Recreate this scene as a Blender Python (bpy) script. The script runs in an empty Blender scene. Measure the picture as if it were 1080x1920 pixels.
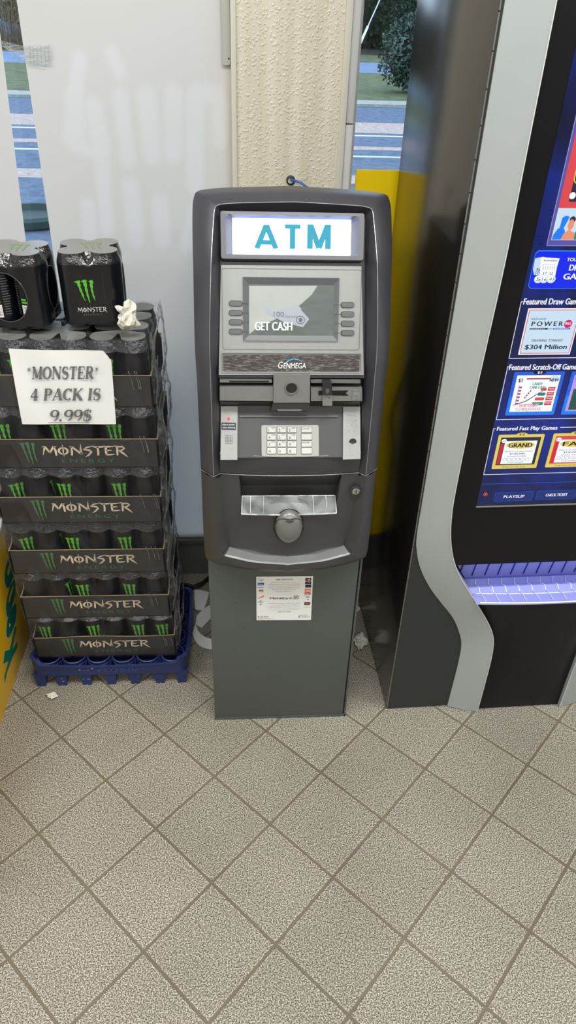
import bpy, bmesh, math, random
from mathutils import Vector, Matrix, noise
random.seed(7)
V = Vector
PI = math.pi
sc = bpy.context.scene
COL = sc.collection

# ------------------------------------------------------------ camera solve
F, P, RO, H, YAW = 1338.31, .604848, .0350338, 1.6789, .078
cy, sy, cp, sp = math.cos(YAW), math.sin(YAW), math.cos(P), math.sin(P)
FW = V((sy*cp, cy*cp, -sp)); r_ = V((cy, -sy, 0)); u_ = r_.cross(FW)
RT = r_*math.cos(RO) + u_*math.sin(RO); UP = -r_*math.sin(RO) + u_*math.cos(RO)
EYE = V((0, 0, H))
def ray(x, y): return FW + RT*((x-540)/F) - UP*((y-960)/F)
def atZ(x, y, z=0): d = ray(x, y); return EYE + d*((z-H)/d.z)
def atY(x, y, Y): d = ray(x, y); return EYE + d*(Y/d.y)
def atX(x, y, X): d = ray(x, y); return EYE + d*(X/d.x)
cam = bpy.data.cameras.new('camera'); co = bpy.data.objects.new('camera', cam); COL.objects.link(co)
m = Matrix((RT, UP, -FW)).transposed().to_4x4(); m.translation = EYE; co.matrix_world = m
cam.sensor_fit = 'HORIZONTAL'; cam.sensor_width = 36; cam.lens = F/1080*36; cam.clip_start = .02; cam.clip_end = 400
sc.camera = co

class PL:
    """a real flat surface: origin, across, up; normal faces the room"""
    def __init__(s, o, u, v):
        s.o = V(o); s.u = V(u).normalized(); v = V(v); s.n = s.u.cross(v).normalized(); s.v = s.n.cross(s.u).normalized()
    def hit(s, x, y, off=0):
        d = ray(x, y); o = s.o + s.n*off; t = (o-EYE).dot(s.n)/d.dot(s.n); return EYE + d*t
    def loc(s, x, y, off=0): q = s.hit(x, y, off)-s.o; return q.dot(s.u), q.dot(s.v)
    def pt(s, u, v, off=0): return s.o + s.u*u + s.v*v + s.n*off

# ------------------------------------------------------------ materials
MAT = {}
def sr(c):  # 0..255 srgb -> linear
    return tuple(((x/255)/12.92 if x/255 <= .04045 else ((x/255+.055)/1.055)**2.4) for x in c) + (1,)
def mat(name, rgb, rough=.5, metal=0, emit=0, bump=0, bscale=200, var=0, vscale=8, spec=.5, coat=0, ecol=None, trans=0, stretch=None, alpha=1):
    if name in MAT: return MAT[name]
    m = bpy.data.materials.new(name); m.use_nodes = True; nt = m.node_tree; b = nt.nodes['Principled BSDF']
    c = sr(rgb) if max(rgb) > 1.01 else tuple(rgb)+(1,)
    b.inputs['Base Color'].default_value = c; b.inputs['Roughness'].default_value = rough; b.inputs['Metallic'].default_value = metal
    b.inputs['Specular IOR Level'].default_value = spec; b.inputs['Coat Weight'].default_value = coat; b.inputs['Coat Roughness'].default_value = .08
    b.inputs['Transmission Weight'].default_value = trans; b.inputs['Alpha'].default_value = alpha
    if emit: b.inputs['Emission Color'].default_value = (sr(ecol) if ecol else c); b.inputs['Emission Strength'].default_value = emit
    tc = nt.nodes.new('ShaderNodeTexCoord'); mp = nt.nodes.new('ShaderNodeMapping'); nt.links.new(tc.outputs['Object'], mp.inputs[0])
    if stretch: mp.inputs['Scale'].default_value = stretch
    n2 = nt.nodes.new('ShaderNodeTexNoise'); n2.inputs['Scale'].default_value = vscale; n2.inputs['Detail'].default_value = 5; nt.links.new(mp.outputs[0], n2.inputs['Vector'])
    if var:
        mx = nt.nodes.new('ShaderNodeMix'); mx.data_type = 'RGBA'
        mx.inputs[6].default_value = tuple(x*(1-var) for x in c[:3])+(1,); mx.inputs[7].default_value = tuple(min(1, x*(1+var)) for x in c[:3])+(1,)
        nt.links.new(n2.outputs[0], mx.inputs[0]); nt.links.new(mx.outputs[2], b.inputs['Base Color'])
    rr = nt.nodes.new('ShaderNodeMapRange'); rr.inputs[3].default_value = max(0, rough*.85); rr.inputs[4].default_value = min(1, rough*1.15)
    nt.links.new(n2.outputs[0], rr.inputs[0]); nt.links.new(rr.outputs[0], b.inputs['Roughness'])
    if bump:
        n = nt.nodes.new('ShaderNodeTexNoise'); n.inputs['Scale'].default_value = bscale; n.inputs['Detail'].default_value = 3; nt.links.new(mp.outputs[0], n.inputs['Vector'])
        bp = nt.nodes.new('ShaderNodeBump'); bp.inputs['Strength'].default_value = bump; bp.inputs['Distance'].default_value = .002
        nt.links.new(n.outputs[0], bp.inputs['Height']); nt.links.new(bp.outputs[0], b.inputs['Normal'])
    MAT[name] = m; return m
def film(name, tint=(1, 1, 1), amount=.25, rough=.15, bump=.6, bscale=60, stretch=(1, 1, 1), spec=None):
    """thin clear plastic film: mostly see-through, some gloss and a touch of milky diffuse"""
    m = bpy.data.materials.new(name); m.use_nodes = True; nt = m.node_tree; nt.nodes.clear()
    out = nt.nodes.new('ShaderNodeOutputMaterial'); tr = nt.nodes.new('ShaderNodeBsdfTransparent'); tr.inputs[0].default_value = tuple(tint)+(1,)
    gl = nt.nodes.new('ShaderNodeBsdfPrincipled'); gl.inputs['Base Color'].default_value = (.55, .57, .58, 1); gl.inputs['Roughness'].default_value = rough
    if spec is not None: gl.inputs['Base Color'].default_value = tuple(spec)+(1,)
    mx = nt.nodes.new('ShaderNodeMixShader')
    tc = nt.nodes.new('ShaderNodeTexCoord'); mp = nt.nodes.new('ShaderNodeMapping'); mp.inputs['Scale'].default_value = stretch
    n = nt.nodes.new('ShaderNodeTexNoise'); n.inputs['Scale'].default_value = bscale; n.inputs['Detail'].default_value = 4; n.inputs['Distortion'].default_value = .8
    bp = nt.nodes.new('ShaderNodeBump'); bp.inputs['Strength'].default_value = bump; bp.inputs['Distance'].default_value = .004
    mr = nt.nodes.new('ShaderNodeMapRange'); mr.inputs[1].default_value = .4; mr.inputs[2].default_value = .75; mr.inputs[3].default_value = amount*.35; mr.inputs[4].default_value = amount*2
    L = nt.links.new
    L(tc.outputs['Object'], mp.inputs[0]); L(mp.outputs[0], n.inputs['Vector']); L(n.outputs[0], bp.inputs['Height']); L(bp.outputs[0], gl.inputs['Normal'])
    L(n.outputs[0], mr.inputs[0]); L(mr.outputs[0], mx.inputs[0]); L(tr.outputs[0], mx.inputs[1]); L(gl.outputs[0], mx.inputs[2]); L(mx.outputs[0], out.inputs[0])
    MAT[name] = m; return m
def glow(name, rgb, s):  # lit screen / lit sign pixels behind a glossy cover
    return mat(name, tuple(x*.35 for x in sr(rgb)[:3]), .12, emit=s, ecol=rgb)

# ------------------------------------------------------------ mesh builder
class MB:
    def __init__(s): s.v = []; s.f = []; s.mi = []; s.attr = None
    def add(s, vs, fs, mi=0):
        k = len(s.v); s.v += [V(p) for p in vs]; s.f += [tuple(i+k for i in f) for f in fs]; s.mi += [mi]*len(fs); return s
    def box(s, a, b, mi=0, bev=0, rot=0):
        a = V(a); b = V(b); c = (a+b)/2; d = (b-a)/2; d = V((abs(d.x), abs(d.y), abs(d.z)))
        bm = bmesh.new(); bmesh.ops.create_cube(bm, size=2)
        for v in bm.verts: v.co = V((v.co.x*d.x, v.co.y*d.y, v.co.z*d.z))
        if bev: bmesh.ops.bevel(bm, geom=bm.edges[:], offset=min(bev, .45*min(d)*2), segments=2, affect='EDGES', profile=.6)
        R = Matrix.Rotation(rot, 3, 'Z')
        bm.verts.index_update(); s.add([R @ v.co + c for v in bm.verts], [[v.index for v in f.verts] for f in bm.faces], mi); bm.free(); return s
    def poly(s, pts, n, th, mi=0):
        """prism: pts is the front outline, goes back by th against n"""
        k = len(pts); n = V(n); pts = [V(p) for p in pts]; a = pts; b = [p-n*th for p in pts]
        bm = bmesh.new(); va = [bm.verts.new(p) for p in a]; f0 = bm.faces.new(va)
        if f0.normal.length == 0: f0.normal_update()
        f0.normal_update(); fl = f0.normal.dot(n) < 0
        if th:
            vb = [bm.verts.new(p) for p in b]; bm.faces.new(vb[::-1])
            for i in range(k): j = (i+1) % k; bm.faces.new((va[j], va[i], vb[i], vb[j]))
        if k > 4: bmesh.ops.triangulate(bm, faces=[f for f in bm.faces if len(f.verts) > 4])
        if fl: bmesh.ops.reverse_faces(bm, faces=bm.faces[:])
        bm.verts.index_update(); s.add([v.co.copy() for v in bm.verts], [[v.index for v in f.verts] for f in bm.faces], mi); bm.free(); return s
    def tube(s, pts, r, n=8, mi=0, cap=True):
        pts = [V(p) for p in pts]; rings = []; rs = r if isinstance(r, (list, tuple)) else [r]*len(pts)
        up = V((0, 0, 1)); last = None
        for i, p in enumerate(pts):
            t = (pts[min(i+1, len(pts)-1)]-pts[max(i-1, 0)]).normalized()
            a = last if last else (up if abs(t.z) < .9 else V((1, 0, 0)))
            a = (a - t*a.dot(t)).normalized(); last = a; b = t.cross(a)
            rings.append([p + (a*math.cos(2*PI*j/n)+b*math.sin(2*PI*j/n))*rs[i] for j in range(n)])
        vs = [q for g in rings for q in g]
        fs = [(i*n+j, i*n+(j+1) % n, (i+1)*n+(j+1) % n, (i+1)*n+j) for i in range(len(pts)-1) for j in range(n)]
        if cap: fs += [tuple(range(n))[::-1], tuple((len(pts)-1)*n+j for j in range(n))]
        return s.add(vs, fs, mi)
    def lathe(s, prof, c=(0, 0, 0), n=32, mi=0, ax='Z', sweep=2*PI, sy=1):
        c = V(c); vs = []
        for r, z in prof:
            for j in range(n):
                a = sweep*j/n; p = V((r*math.cos(a), r*math.sin(a)*sy, z))
                if ax == 'Y': p = V((p.x, -p.z, p.y))
                if ax == 'X': p = V((p.z, p.y, -p.x))
                vs.append(c+p)
        fs = [(i*n+j, i*n+(j+1) % n, (i+1)*n+(j+1) % n, (i+1)*n+j) for i in range(len(prof)-1) for j in range(n)]
        return s.add(vs, fs, mi)
    def grid(s, fn, nu, nv, mi=0, skip=None, flip=False, wrap=False):
        vs = [fn(i/nu, j/nv) for j in range(nv+1) for i in range(nu+1)]; fs = []
        for j in range(nv):
            for i in range(nu):
                if skip and skip((i+.5)/nu, (j+.5)/nv): continue
                q = (j*(nu+1)+i, j*(nu+1)+i+1, (j+1)*(nu+1)+i+1, (j+1)*(nu+1)+i); fs.append(q[::-1] if flip else q)
        return s.add(vs, fs, mi)
    def rails(s, rails, mi=0, flip=False):
        n = len(rails[0]); vs = [p for r in rails for p in r]; fs = []
        for a in range(len(rails)-1):
            for i in range(n-1):
                q = (a*n+i, a*n+i+1, (a+1)*n+i+1, (a+1)*n+i); fs.append(q[::-1] if flip else q)
        return s.add(vs, fs, mi)
    def build(s, name, mats, parent=None, ang=35, weld=False, flat=False, root=None):
        me = bpy.data.meshes.new(name); inv = ROOT[parent.name].inverted() if parent and parent.name in ROOT else Matrix()
        me.from_pydata([inv @ p for p in s.v], [], s.f); 
        for mm in (mats if isinstance(mats, (list, tuple)) else [mats]): me.materials.append(mm)
        for p, k in zip(me.polygons, s.mi): p.material_index = k
        bm = bmesh.new(); bm.from_mesh(me)
        if weld: bmesh.ops.remove_doubles(bm, verts=bm.verts[:], dist=1e-5)
        for e in bm.edges:
            if len(e.link_faces) == 2: e.smooth = e.calc_face_angle(0) < math.radians(ang)
        for f in bm.faces: f.smooth = not flat
        bm.to_mesh(me); bm.free(); me.update()
        if s.attr:
            a = me.color_attributes.new(name='print', type='FLOAT_COLOR', domain='POINT')
            for i, x in enumerate(s.attr): a.data[i].color = (x, x, x, 1)
        o = bpy.data.objects.new(name, me); COL.objects.link(o)
        if parent:
            o.parent = parent
            if parent.name in ROOT and not parent.name.startswith('#'): ROOT[o.name] = ROOT[parent.name]
        else: ROOT[o.name] = Matrix()
        return o
ROOT = {}
def tag(o, label=None, cat=None, group=None, kind=None):
    if label: o['label'] = label
    if cat: o['category'] = cat
    if group: o['group'] = group
    if kind: o['kind'] = kind
    return o
def thing(name, loc, label, cat, group=None, rz=0, local=False):
    o = bpy.data.objects.new(name, None); COL.objects.link(o); o.location = loc; o.rotation_euler = (0, 0, rz); o.empty_display_size = .05
    ROOT[o.name] = Matrix() if local else Matrix.Translation(V(loc)) @ Matrix.Rotation(rz, 4, 'Z'); return tag(o, label, cat, group)
def struct(o): o['kind'] = 'structure'; return o
def copy_tree(o, parent=None):
    c = o.copy(); COL.objects.link(c); c.parent = parent
    for ch in [q for q in list(COL.objects) if q.parent == o]: copy_tree(ch, c)
    return c

# ------------------------------------------------------------ lettering
_tc = {}
def glyphs(text, bold=0., shear=0., space=1.):
    k = (text, bold, shear, space)
    if k in _tc: return _tc[k]
    cu = bpy.data.curves.new('lettering', 'FONT'); cu.body = text; cu.size = 1; cu.offset = bold; cu.shear = shear; cu.space_character = space; cu.resolution_u = 3; cu.fill_mode = 'FRONT' if hasattr(cu, 'fill_mode') else cu.fill_mode
    o = bpy.data.objects.new('lettering', cu); COL.objects.link(o); bpy.context.view_layer.update()
    me = bpy.data.meshes.new_from_object(o.evaluated_get(bpy.context.evaluated_depsgraph_get()))
    vs = [v.co.copy() for v in me.vertices]; fs = [tuple(p.vertices) for p in me.polygons]
    bpy.data.objects.remove(o); bpy.data.curves.remove(cu); bpy.data.meshes.remove(me)
    x0 = min(v.x for v in vs); x1 = max(v.x for v in vs); y0 = min(v.y for v in vs); y1 = max(v.y for v in vs)
    _tc[k] = ([((v.x-x0)/(x1-x0), (v.y-y0)/max(y1-y0, 1e-6)) for v in vs], fs, (x1-x0)/max(y1-y0, 1e-6)); return _tc[k]
def write(mb, pl, text, u0, v0, w, h, off=.0006, bold=0., shear=0., space=1., mi=0):
    vs, fs, asp = glyphs(text, 0, shear, space)
    if w is None: w = h*asp
    for j, d in enumerate((0,) if not bold else (0, -1.5*bold, 1.5*bold)): mb.add([pl.pt(u0+x*w+d*h, v0+y*h, off+j*2e-5) for x, y in vs], fs, mi)
def write_px(mb, pl, text, x0, y0, x1, h, off=.0006, y1=None, **k):
    """baseline starts at the point seen at x0,y0, ends at x1; h is the height in metres"""
    a = pl.loc(x0, y0); b = pl.loc(x1, y0 if y1 is None else y1); write(mb, pl, text, a[0], a[1], b[0]-a[0], h, off, **k)
def rect_px(pl, x0, y0, x1, y1): a = pl.loc(x0, y1); b = pl.loc(x1, y0); return a[0], a[1], b[0], b[1]
def quad(mb, pl, u0, v0, u1, v1, off=.0003, mi=0, th=0):
    mb.poly([pl.pt(u0, v0, off), pl.pt(u1, v0, off), pl.pt(u1, v1, off), pl.pt(u0, v1, off)], pl.n, th, mi)
def rrect(u0, v0, u1, v1, r, n=5):
    r = min(r, abs(u1-u0)/2-1e-5, abs(v1-v0)/2-1e-5); o = []
    for cx, cz, a0 in ((u1-r, v1-r, 0), (u0+r, v1-r, PI/2), (u0+r, v0+r, PI), (u1-r, v0+r, 1.5*PI)):
        for i in range(n+1): a = a0+PI/2*i/n; o.append((cx+r*math.cos(a), cz+r*math.sin(a)))
    return o
def rr(mb, pl, u0, v0, u1, v1, r, off=.0003, th=0, mi=0): mb.poly([pl.pt(u, v, off) for u, v in rrect(u0, v0, u1, v1, r)], pl.n, th, mi)
def ell(mb, pl, u, v, ru, rv, off=.0003, th=0, mi=0, n=24): mb.poly([pl.pt(u+ru*math.cos(2*PI*i/n), v+rv*math.sin(2*PI*i/n), off) for i in range(n)], pl.n, th, mi)
def ringf(mb, pl, outer, inner, off=.0003, off2=None, mi=0):
    n = len(outer); o2 = off if off2 is None else off2
    mb.add([pl.pt(u, v, off) for u, v in outer]+[pl.pt(u, v, o2) for u, v in inner], [(i, (i+1) % n, n+(i+1) % n, n+i) for i in range(n)], mi)
def frame(mb, pl, u0, v0, u1, v1, t, off=.0004, r=.001, mi=0): ringf(mb, pl, rrect(u0, v0, u1, v1, r+t), rrect(u0+t, v0+t, u1-t, v1-t, r), off, None, mi)

# stroke letters with thick and thin strokes: list of (points, widths)
def stroke(pts, ws):
    pts = [V((x, y, 0)) for x, y in pts]; ws = ws if isinstance(ws, (list, tuple)) else [ws]*len(pts); L = []; R = []
    for i, p in enumerate(pts):
        t = (pts[min(i+1, len(pts)-1)]-pts[max(i-1, 0)]).normalized(); n = V((-t.y, t.x, 0))
        L.append(p+n*ws[i]/2); R.append(p-n*ws[i]/2)
    k = len(pts); return [(p.x, p.y) for p in L+R], [(i, i+1, k+i+1, k+i) for i in range(k-1)]
def arc(cx, cz, rx, rz, a0, a1, n=12): return [(cx+rx*math.cos(math.radians(a0+(a1-a0)*i/n)), cz+rz*math.sin(math.radians(a0+(a1-a0)*i/n))) for i in range(n+1)]
def aw(pts, cx, thick, thin): return [thin+(thick-thin)*min(1, abs(p[0]-cx)/max(abs(q[0]-cx) for q in pts))**1.3 for p in pts]
T_, N_ = .19, .07
def sf(x, y, w=.26): return ([(x-w/2, y), (x+w/2, y)], .055)
def bowl(cx, cz, rx, rz, a0, a1, th=T_): p = arc(cx, cz, rx, rz, a0, a1, 14); return (p, aw(p, cx, th, N_))
SERIF = {
 'M': (1.1, [([(.16, 0), (.2, 1)], N_), ([(.2, 1), (.55, .08)], T_), ([(.55, .08), (.92, 1)], N_), ([(.92, 0), (.92, 1)], T_), sf(.16, .02), sf(.92, .02, .34), sf(.14, .98, .2), sf(.95, .98, .24)]),
 'O': (.95, [bowl(.47, .5, .36, .47, 0, 360)]),
 'N': (1.0, [([(.16, 0), (.16, 1)], N_), ([(.16, 1), (.84, .02)], T_), ([(.84, 0), (.84, 1)], N_), sf(.16, .02), sf(.84, .98), sf(.12, .98, .2)]),
 'S': (.75, [(arc(.37, .74, .25, .23, 40, 270, 10)+arc(.37, .26, .27, .25, 90, -140, 10)[1:], [.06]*3+[.1, .12, .14, .15, .17, .19, .2, .2, .2, .19, .17, .15, .14, .12, .1, .08, .06, .06, .06][:18]), ([(.58, .72), (.6, .98)], .06), ([(.14, .02), (.16, .3)], .06)]),
 'T': (.85, [([(.43, 0), (.43, 1)], T_), ([(.08, .96), (.78, .96)], .08), ([(.09, .98), (.07, .74)], .06), ([(.77, .98), (.79, .74)], .06), sf(.43, .02, .36)]),
 'E': (.82, [([(.2, 0), (.2, 1)], T_), ([(.1, .97), (.7, .97)], .07), ([(.1, .03), (.74, .03)], .07), ([(.2, .5), (.55, .5)], .07), ([(.7, .98), (.71, .76)], .06), ([(.74, .02), (.76, .28)], .06), ([(.55, .4), (.55, .6)], .05)]),
 'R': (.92, [([(.2, 0), (.2, 1)], T_), (arc(.4, .74, .26, .23, 90, -90, 10), aw(arc(.4, .74, .26, .23, 90, -90, 10), .4, T_, N_)), ([(.1, .97), (.42, .97)], .07), ([(.2, .5), (.42, .5)], .07), ([(.42, .5), (.72, .06), (.9, .02)], [.16, .17, .06]), sf(.2, .02, .34)]),
 'P': (.8, [([(.2, 0), (.2, 1)], T_), (arc(.38, .72, .28, .25, 90, -90, 10), aw(arc(.38, .72, .28, .25, 90, -90, 10), .38, T_, N_)), ([(.08, .97), (.4, .97)], .07), ([(.2, .47), (.4, .47)], .07), sf(.2, .02, .36)]),
 'A': (.95, [([(.08, 0), (.48, 1)], N_), ([(.48, 1), (.8, 0)], T_), ([(.22, .33), (.66, .33)], .07), sf(.1, .02), sf(.8, .02, .34)]),
 'C': (.85, [(arc(.46, .5, .36, .46, 45, 315, 16), aw(arc(.46, .5, .36, .46, 45, 315, 16), .46, T_, N_)), ([(.72, .7), (.74, .98)], .06)]),
 'K': (.98, [([(.2, 0), (.2, 1)], T_), ([(.25, .42), (.8, .98)], N_), ([(.4, .58), (.85, .02)], T_), sf(.2, .02, .34), sf(.2, .98, .34), sf(.8, .98), sf(.86, .02, .26)]),
 'I': (.45, [([(.22, 0), (.22, 1)], T_), sf(.22, .02, .36), sf(.22, .98, .36)]),
 '4': (.8, [([(.5, 0), (.5, 1)], T_), ([(.5, .98), (.08, .32)], N_), ([(.06, .3), (.74, .3)], .09), sf(.5, .02, .3)]),
 '9': (.75, [bowl(.38, .69, .28, .28, 0, 360, .17), (arc(.3, .55, .37, .53, 25, -75, 10), [.15, .15, .14, .13, .12, .11, .1, .09, .08, .07, .06])]),
 '.': (.35, [(arc(.16, .08, .045, .045, 0, 360, 8), .1)]),
 '*': (.5, [([(.22, .56), (.22, 1)], .045), ([(.03, .66), (.41, .90)], .045), ([(.03, .90), (.41, .66)], .045)]),
 ' ': (.4, [])}
SERIF['$'] = (.75, SERIF['S'][1]+[([(.37, -.1), (.37, 1.1)], .05)])
LOGO = {
 'M': (1.25, [([(.02, .02), (.2, .62), (.24, .98)], [.02, .1, .05]), ([(.06, .9), (.3, .86), (.62, .3)], [.03, .13, .12]), ([(.62, .28), (1.0, .92), (1.22, .86)], [.1, .12, .03]), ([(1.0, .95), (1.1, .5), (1.12, -.02)], [.05, .14, .1])]),
 'O': (1.0, [(arc(.48, .45, .36, .33, 0, 360, 16), aw(arc(.48, .45, .36, .33, 0, 360, 16), .48, .14, .07)), ([(.48, 1.12), (.48, .5), (.48, -.14)], [.02, .09, .02])]),
 'N': (1.04, [([(.2, .95), (.18, .4), (.14, -.02)], [.05, .13, .1]), ([(.02, .9), (.26, .84), (.95, .12)], [.03, .12, .13]), ([(.95, .1), (.92, .6), (.98, 1.15)], [.13, .11, .02])]),
 'S': (.84, [([(.82, .92), (.40, .8), (.12, .62), (.62, .5), (.74, .34), (.45, .0), (.2, -.16)], [.03, .11, .12, .13, .13, .1, .02])]),
 'T': (.9, [([(-.02, .96), (.3, .82), (.92, .86)], [.03, .12, .09]), ([(.46, .86), (.46, .3), (.42, -.02)], [.12, .12, .1])]),
 'E': (.9, [([(.02, .94), (.3, .85), (.88, .9)], [.03, .11, .04]), ([(.24, .86), (.2, .5), (.22, .06)], [.12, .13, .12]), ([(.2, .48), (.7, .5)], [.11, .04]), ([(.2, .06), (.6, .06), (.92, .12)], [.12, .1, .03])]),
 'R': (1.1, [([(.0, .98), (.3, .86), (.72, .86), (.84, .7), (.6, .5), (.3, .46)], [.03, .11, .11, .12, .1, .06]), ([(.26, .84), (.24, .4), (.22, -.02)], [.12, .12, .09]), ([(.42, .46), (.7, .2), (1.08, -.2)], [.1, .13, .02])])}
LOGO['D'] = LOGO['O']
def stroke_text(font, text, gap=.06):
    ws_ = 1.45 if font is LOGO else 1.3 if font is SERIF else .95
    vs = []; fs = []; x = 0
    for ch in text:
        w, st = font[ch]
        for k, (pts, ws) in enumerate(st):
            if isinstance(ws, list): ws = (ws+[ws[-1]]*len(pts))[:len(pts)]
            a, b = stroke(pts, [q*ws_ for q in ws] if isinstance(ws, list) else ws*ws_); n = len(vs); vs += [(p[0]+x, p[1]) for p in a]; fs += [tuple(i+n for i in f) for f in b]
        x += w+gap
    return vs, fs, x-gap
def stroke_write(mb, mapfn, font, text, shear=0, mi=0, gap=.06):
    vs, fs, w = stroke_text(font, text, gap); mb.add([mapfn((x+shear*y)/w, y) for x, y in vs], fs, mi)
CLAW = [[(0, .90), (.12, .95), (.30, .97), (.34, .93), (.30, .86), (.33, .78), (.31, .66), (.36, .58), (.37, .46), (.42, .36), (.41, .26), (.47, .12), (.45, .10), (.38, .22), (.32, .34), (.30, .44), (.24, .54), (.23, .66), (.17, .76), (.16, .86), (.1, .89)],
 [(.36, .93), (.46, .97), (.56, 1.0), (.62, .95), (.66, .97), (.62, .88), (.64, .78), (.61, .66), (.65, .55), (.63, .42), (.67, .3), (.66, .18), (.69, .08), (.67, 0), (.62, .12), (.60, .24), (.55, .34), (.56, .46), (.50, .56), (.52, .68), (.46, .78), (.47, .88), (.40, .89)],
 [(.66, .93), (.74, .90), (.80, .96), (.90, .97), (.97, .90), (.95, .84), (.90, .78), (.92, .68), (.87, .58), (.91, .48), (.90, .36), (.95, .27), (.93, .18), (.96, .12), (.94, .10), (.88, .22), (.84, .30), (.83, .42), (.79, .52), (.80, .64), (.76, .74), (.80, .84), (.76, .88), (.70, .91)]]
def fine(pts2, cell=.12):
    bm = bmesh.new(); f = bm.faces.new([bm.verts.new((x, y, 0)) for x, y in pts2]); bmesh.ops.triangulate(bm, faces=[f])
    for _ in range(6):
        es = [e for e in bm.edges if e.calc_length() > cell]
        if not es: break
        bmesh.ops.subdivide_edges(bm, edges=es, cuts=1); bmesh.ops.triangulate(bm, faces=bm.faces[:])
    bm.normal_update(); bmesh.ops.recalc_face_normals(bm, faces=bm.faces[:]); bm.verts.index_update()
    r = ([(v.co.x, v.co.y) for v in bm.verts], [[v.index for v in q.verts] for q in bm.faces]); bm.free(); return r
CLAWF = [fine(c) for c in CLAW]
def claw(mb, mapfn, mi=0):
    for vs, fs in CLAWF: mb.add([mapfn(x, y) for x, y in vs], fs, mi)

# ------------------------------------------------------------ node materials of the setting
def floor_mat():
    m = bpy.data.materials.new('quarry_tile'); m.use_nodes = True; nt = m.node_tree; b = nt.nodes['Principled BSDF']; L = nt.links.new; N = nt.nodes.new
    g = N('ShaderNodeNewGeometry'); T = .2032
    def math_(op, a, c=None, d=None):
        n = N('ShaderNodeMath'); n.operation = op
        for i, x in enumerate((a, c, d)):
            if x is None: continue
            if isinstance(x, (int, float)): n.inputs[i].default_value = x
            else: L(x, n.inputs[i])
        return n.outputs[0]
    sub = N('ShaderNodeVectorMath'); sub.operation = 'SUBTRACT'; L(g.outputs['Position'], sub.inputs[0]); sub.inputs[1].default_value = (-.3695, 1.4655, 0)
    es = []; ids = []
    for dx, dy in ((.7100, -.7042), (-.7042, -.7100)):
        dn = N('ShaderNodeVectorMath'); dn.operation = 'DOT_PRODUCT'; L(sub.outputs[0], dn.inputs[0]); dn.inputs[1].default_value = (dx/T, dy/T, 0)
        a = math_('ADD', dn.outputs['Value'], .5); fr = math_('FRACT', a); e = math_('ABSOLUTE', math_('SUBTRACT', fr, .5)); es.append(e); ids.append(math_('FLOOR', dn.outputs['Value']))
    ed = math_('MINIMUM', es[0], es[1])
    wob = N('ShaderNodeTexNoise'); wob.inputs['Scale'].default_value = 30; L(g.outputs['Position'], wob.inputs['Vector'])
    ed2 = math_('ADD', ed, math_('MULTIPLY', math_('SUBTRACT', wob.outputs[0], .5), .010))
    gm = N('ShaderNodeMapRange'); gm.interpolation_type = 'SMOOTHSTEP'; L(ed2, gm.inputs[0]); gm.inputs[1].default_value = .013; gm.inputs[2].default_value = .021
    gm2 = N('ShaderNodeMapRange'); gm2.interpolation_type = 'SMOOTHSTEP'; L(ed2, gm2.inputs[0]); gm2.inputs[1].default_value = .012; gm2.inputs[2].default_value = .05
    sp_ = N('ShaderNodeTexNoise'); sp_.inputs['Scale'].default_value = 360; sp_.inputs['Detail'].default_value = 3; L(g.outputs['Position'], sp_.inputs['Vector'])
    cr = N('ShaderNodeValToRGB'); L(sp_.outputs[0], cr.inputs[0]); e = cr.color_ramp.elements
    e[0].position = .40; e[0].color = sr((84, 79, 70)); e[1].position = .60; e[1].color = sr((202, 197, 184)); k = e.new(.5); k.color = sr((140, 135, 122))
    cid = N('ShaderNodeCombineXYZ'); L(ids[0], cid.inputs[0]); L(ids[1], cid.inputs[1]); wn = N('ShaderNodeTexWhiteNoise'); L(cid.outputs[0], wn.inputs['Vector'])
    big = N('ShaderNodeTexNoise'); big.inputs['Scale'].default_value = 3.2; big.inputs['Detail'].default_value = 6; L(g.outputs['Position'], big.inputs['Vector'])
    shade = math_('ADD', math_('ADD', math_('MULTIPLY', wn.outputs['Value'], .10), math_('MULTIPLY', big.outputs[0], .46)), .59)
    shade = math_('MULTIPLY', shade, math_('ADD', math_('MULTIPLY', gm2.outputs[0], -.22), 1.20))
    mv = N('ShaderNodeVectorMath'); mv.operation = 'SCALE'; L(cr.outputs[0], mv.inputs[0]); L(shade, mv.inputs['Scale'])
    gcol = N('ShaderNodeMix'); gcol.data_type = 'RGBA'; L(big.outputs[0], gcol.inputs[0]); gcol.inputs[6].default_value = sr((74, 66, 54)); gcol.inputs[7].default_value = sr((132, 122, 102))
    mx = N('ShaderNodeMix'); mx.data_type = 'RGBA'; L(gm.outputs[0], mx.inputs[0]); L(gcol.outputs[2], mx.inputs[6]); L(mv.outputs[0], mx.inputs[7])
    # two worn scuff streaks with a shape of their own
    L(mx.outputs[2], b.inputs['Base Color']); b.inputs['Roughness'].default_value = .55; b.inputs['Specular IOR Level'].default_value = .35
    hs = math_('ADD', math_('MULTIPLY', gm.outputs[0], 1.0), math_('MULTIPLY', sp_.outputs[0], .22))
    bp = N('ShaderNodeBump'); bp.inputs['Strength'].default_value = .6; bp.inputs['Distance'].default_value = .0025; L(hs, bp.inputs['Height']); L(bp.outputs[0], b.inputs['Normal'])
    return m
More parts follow.
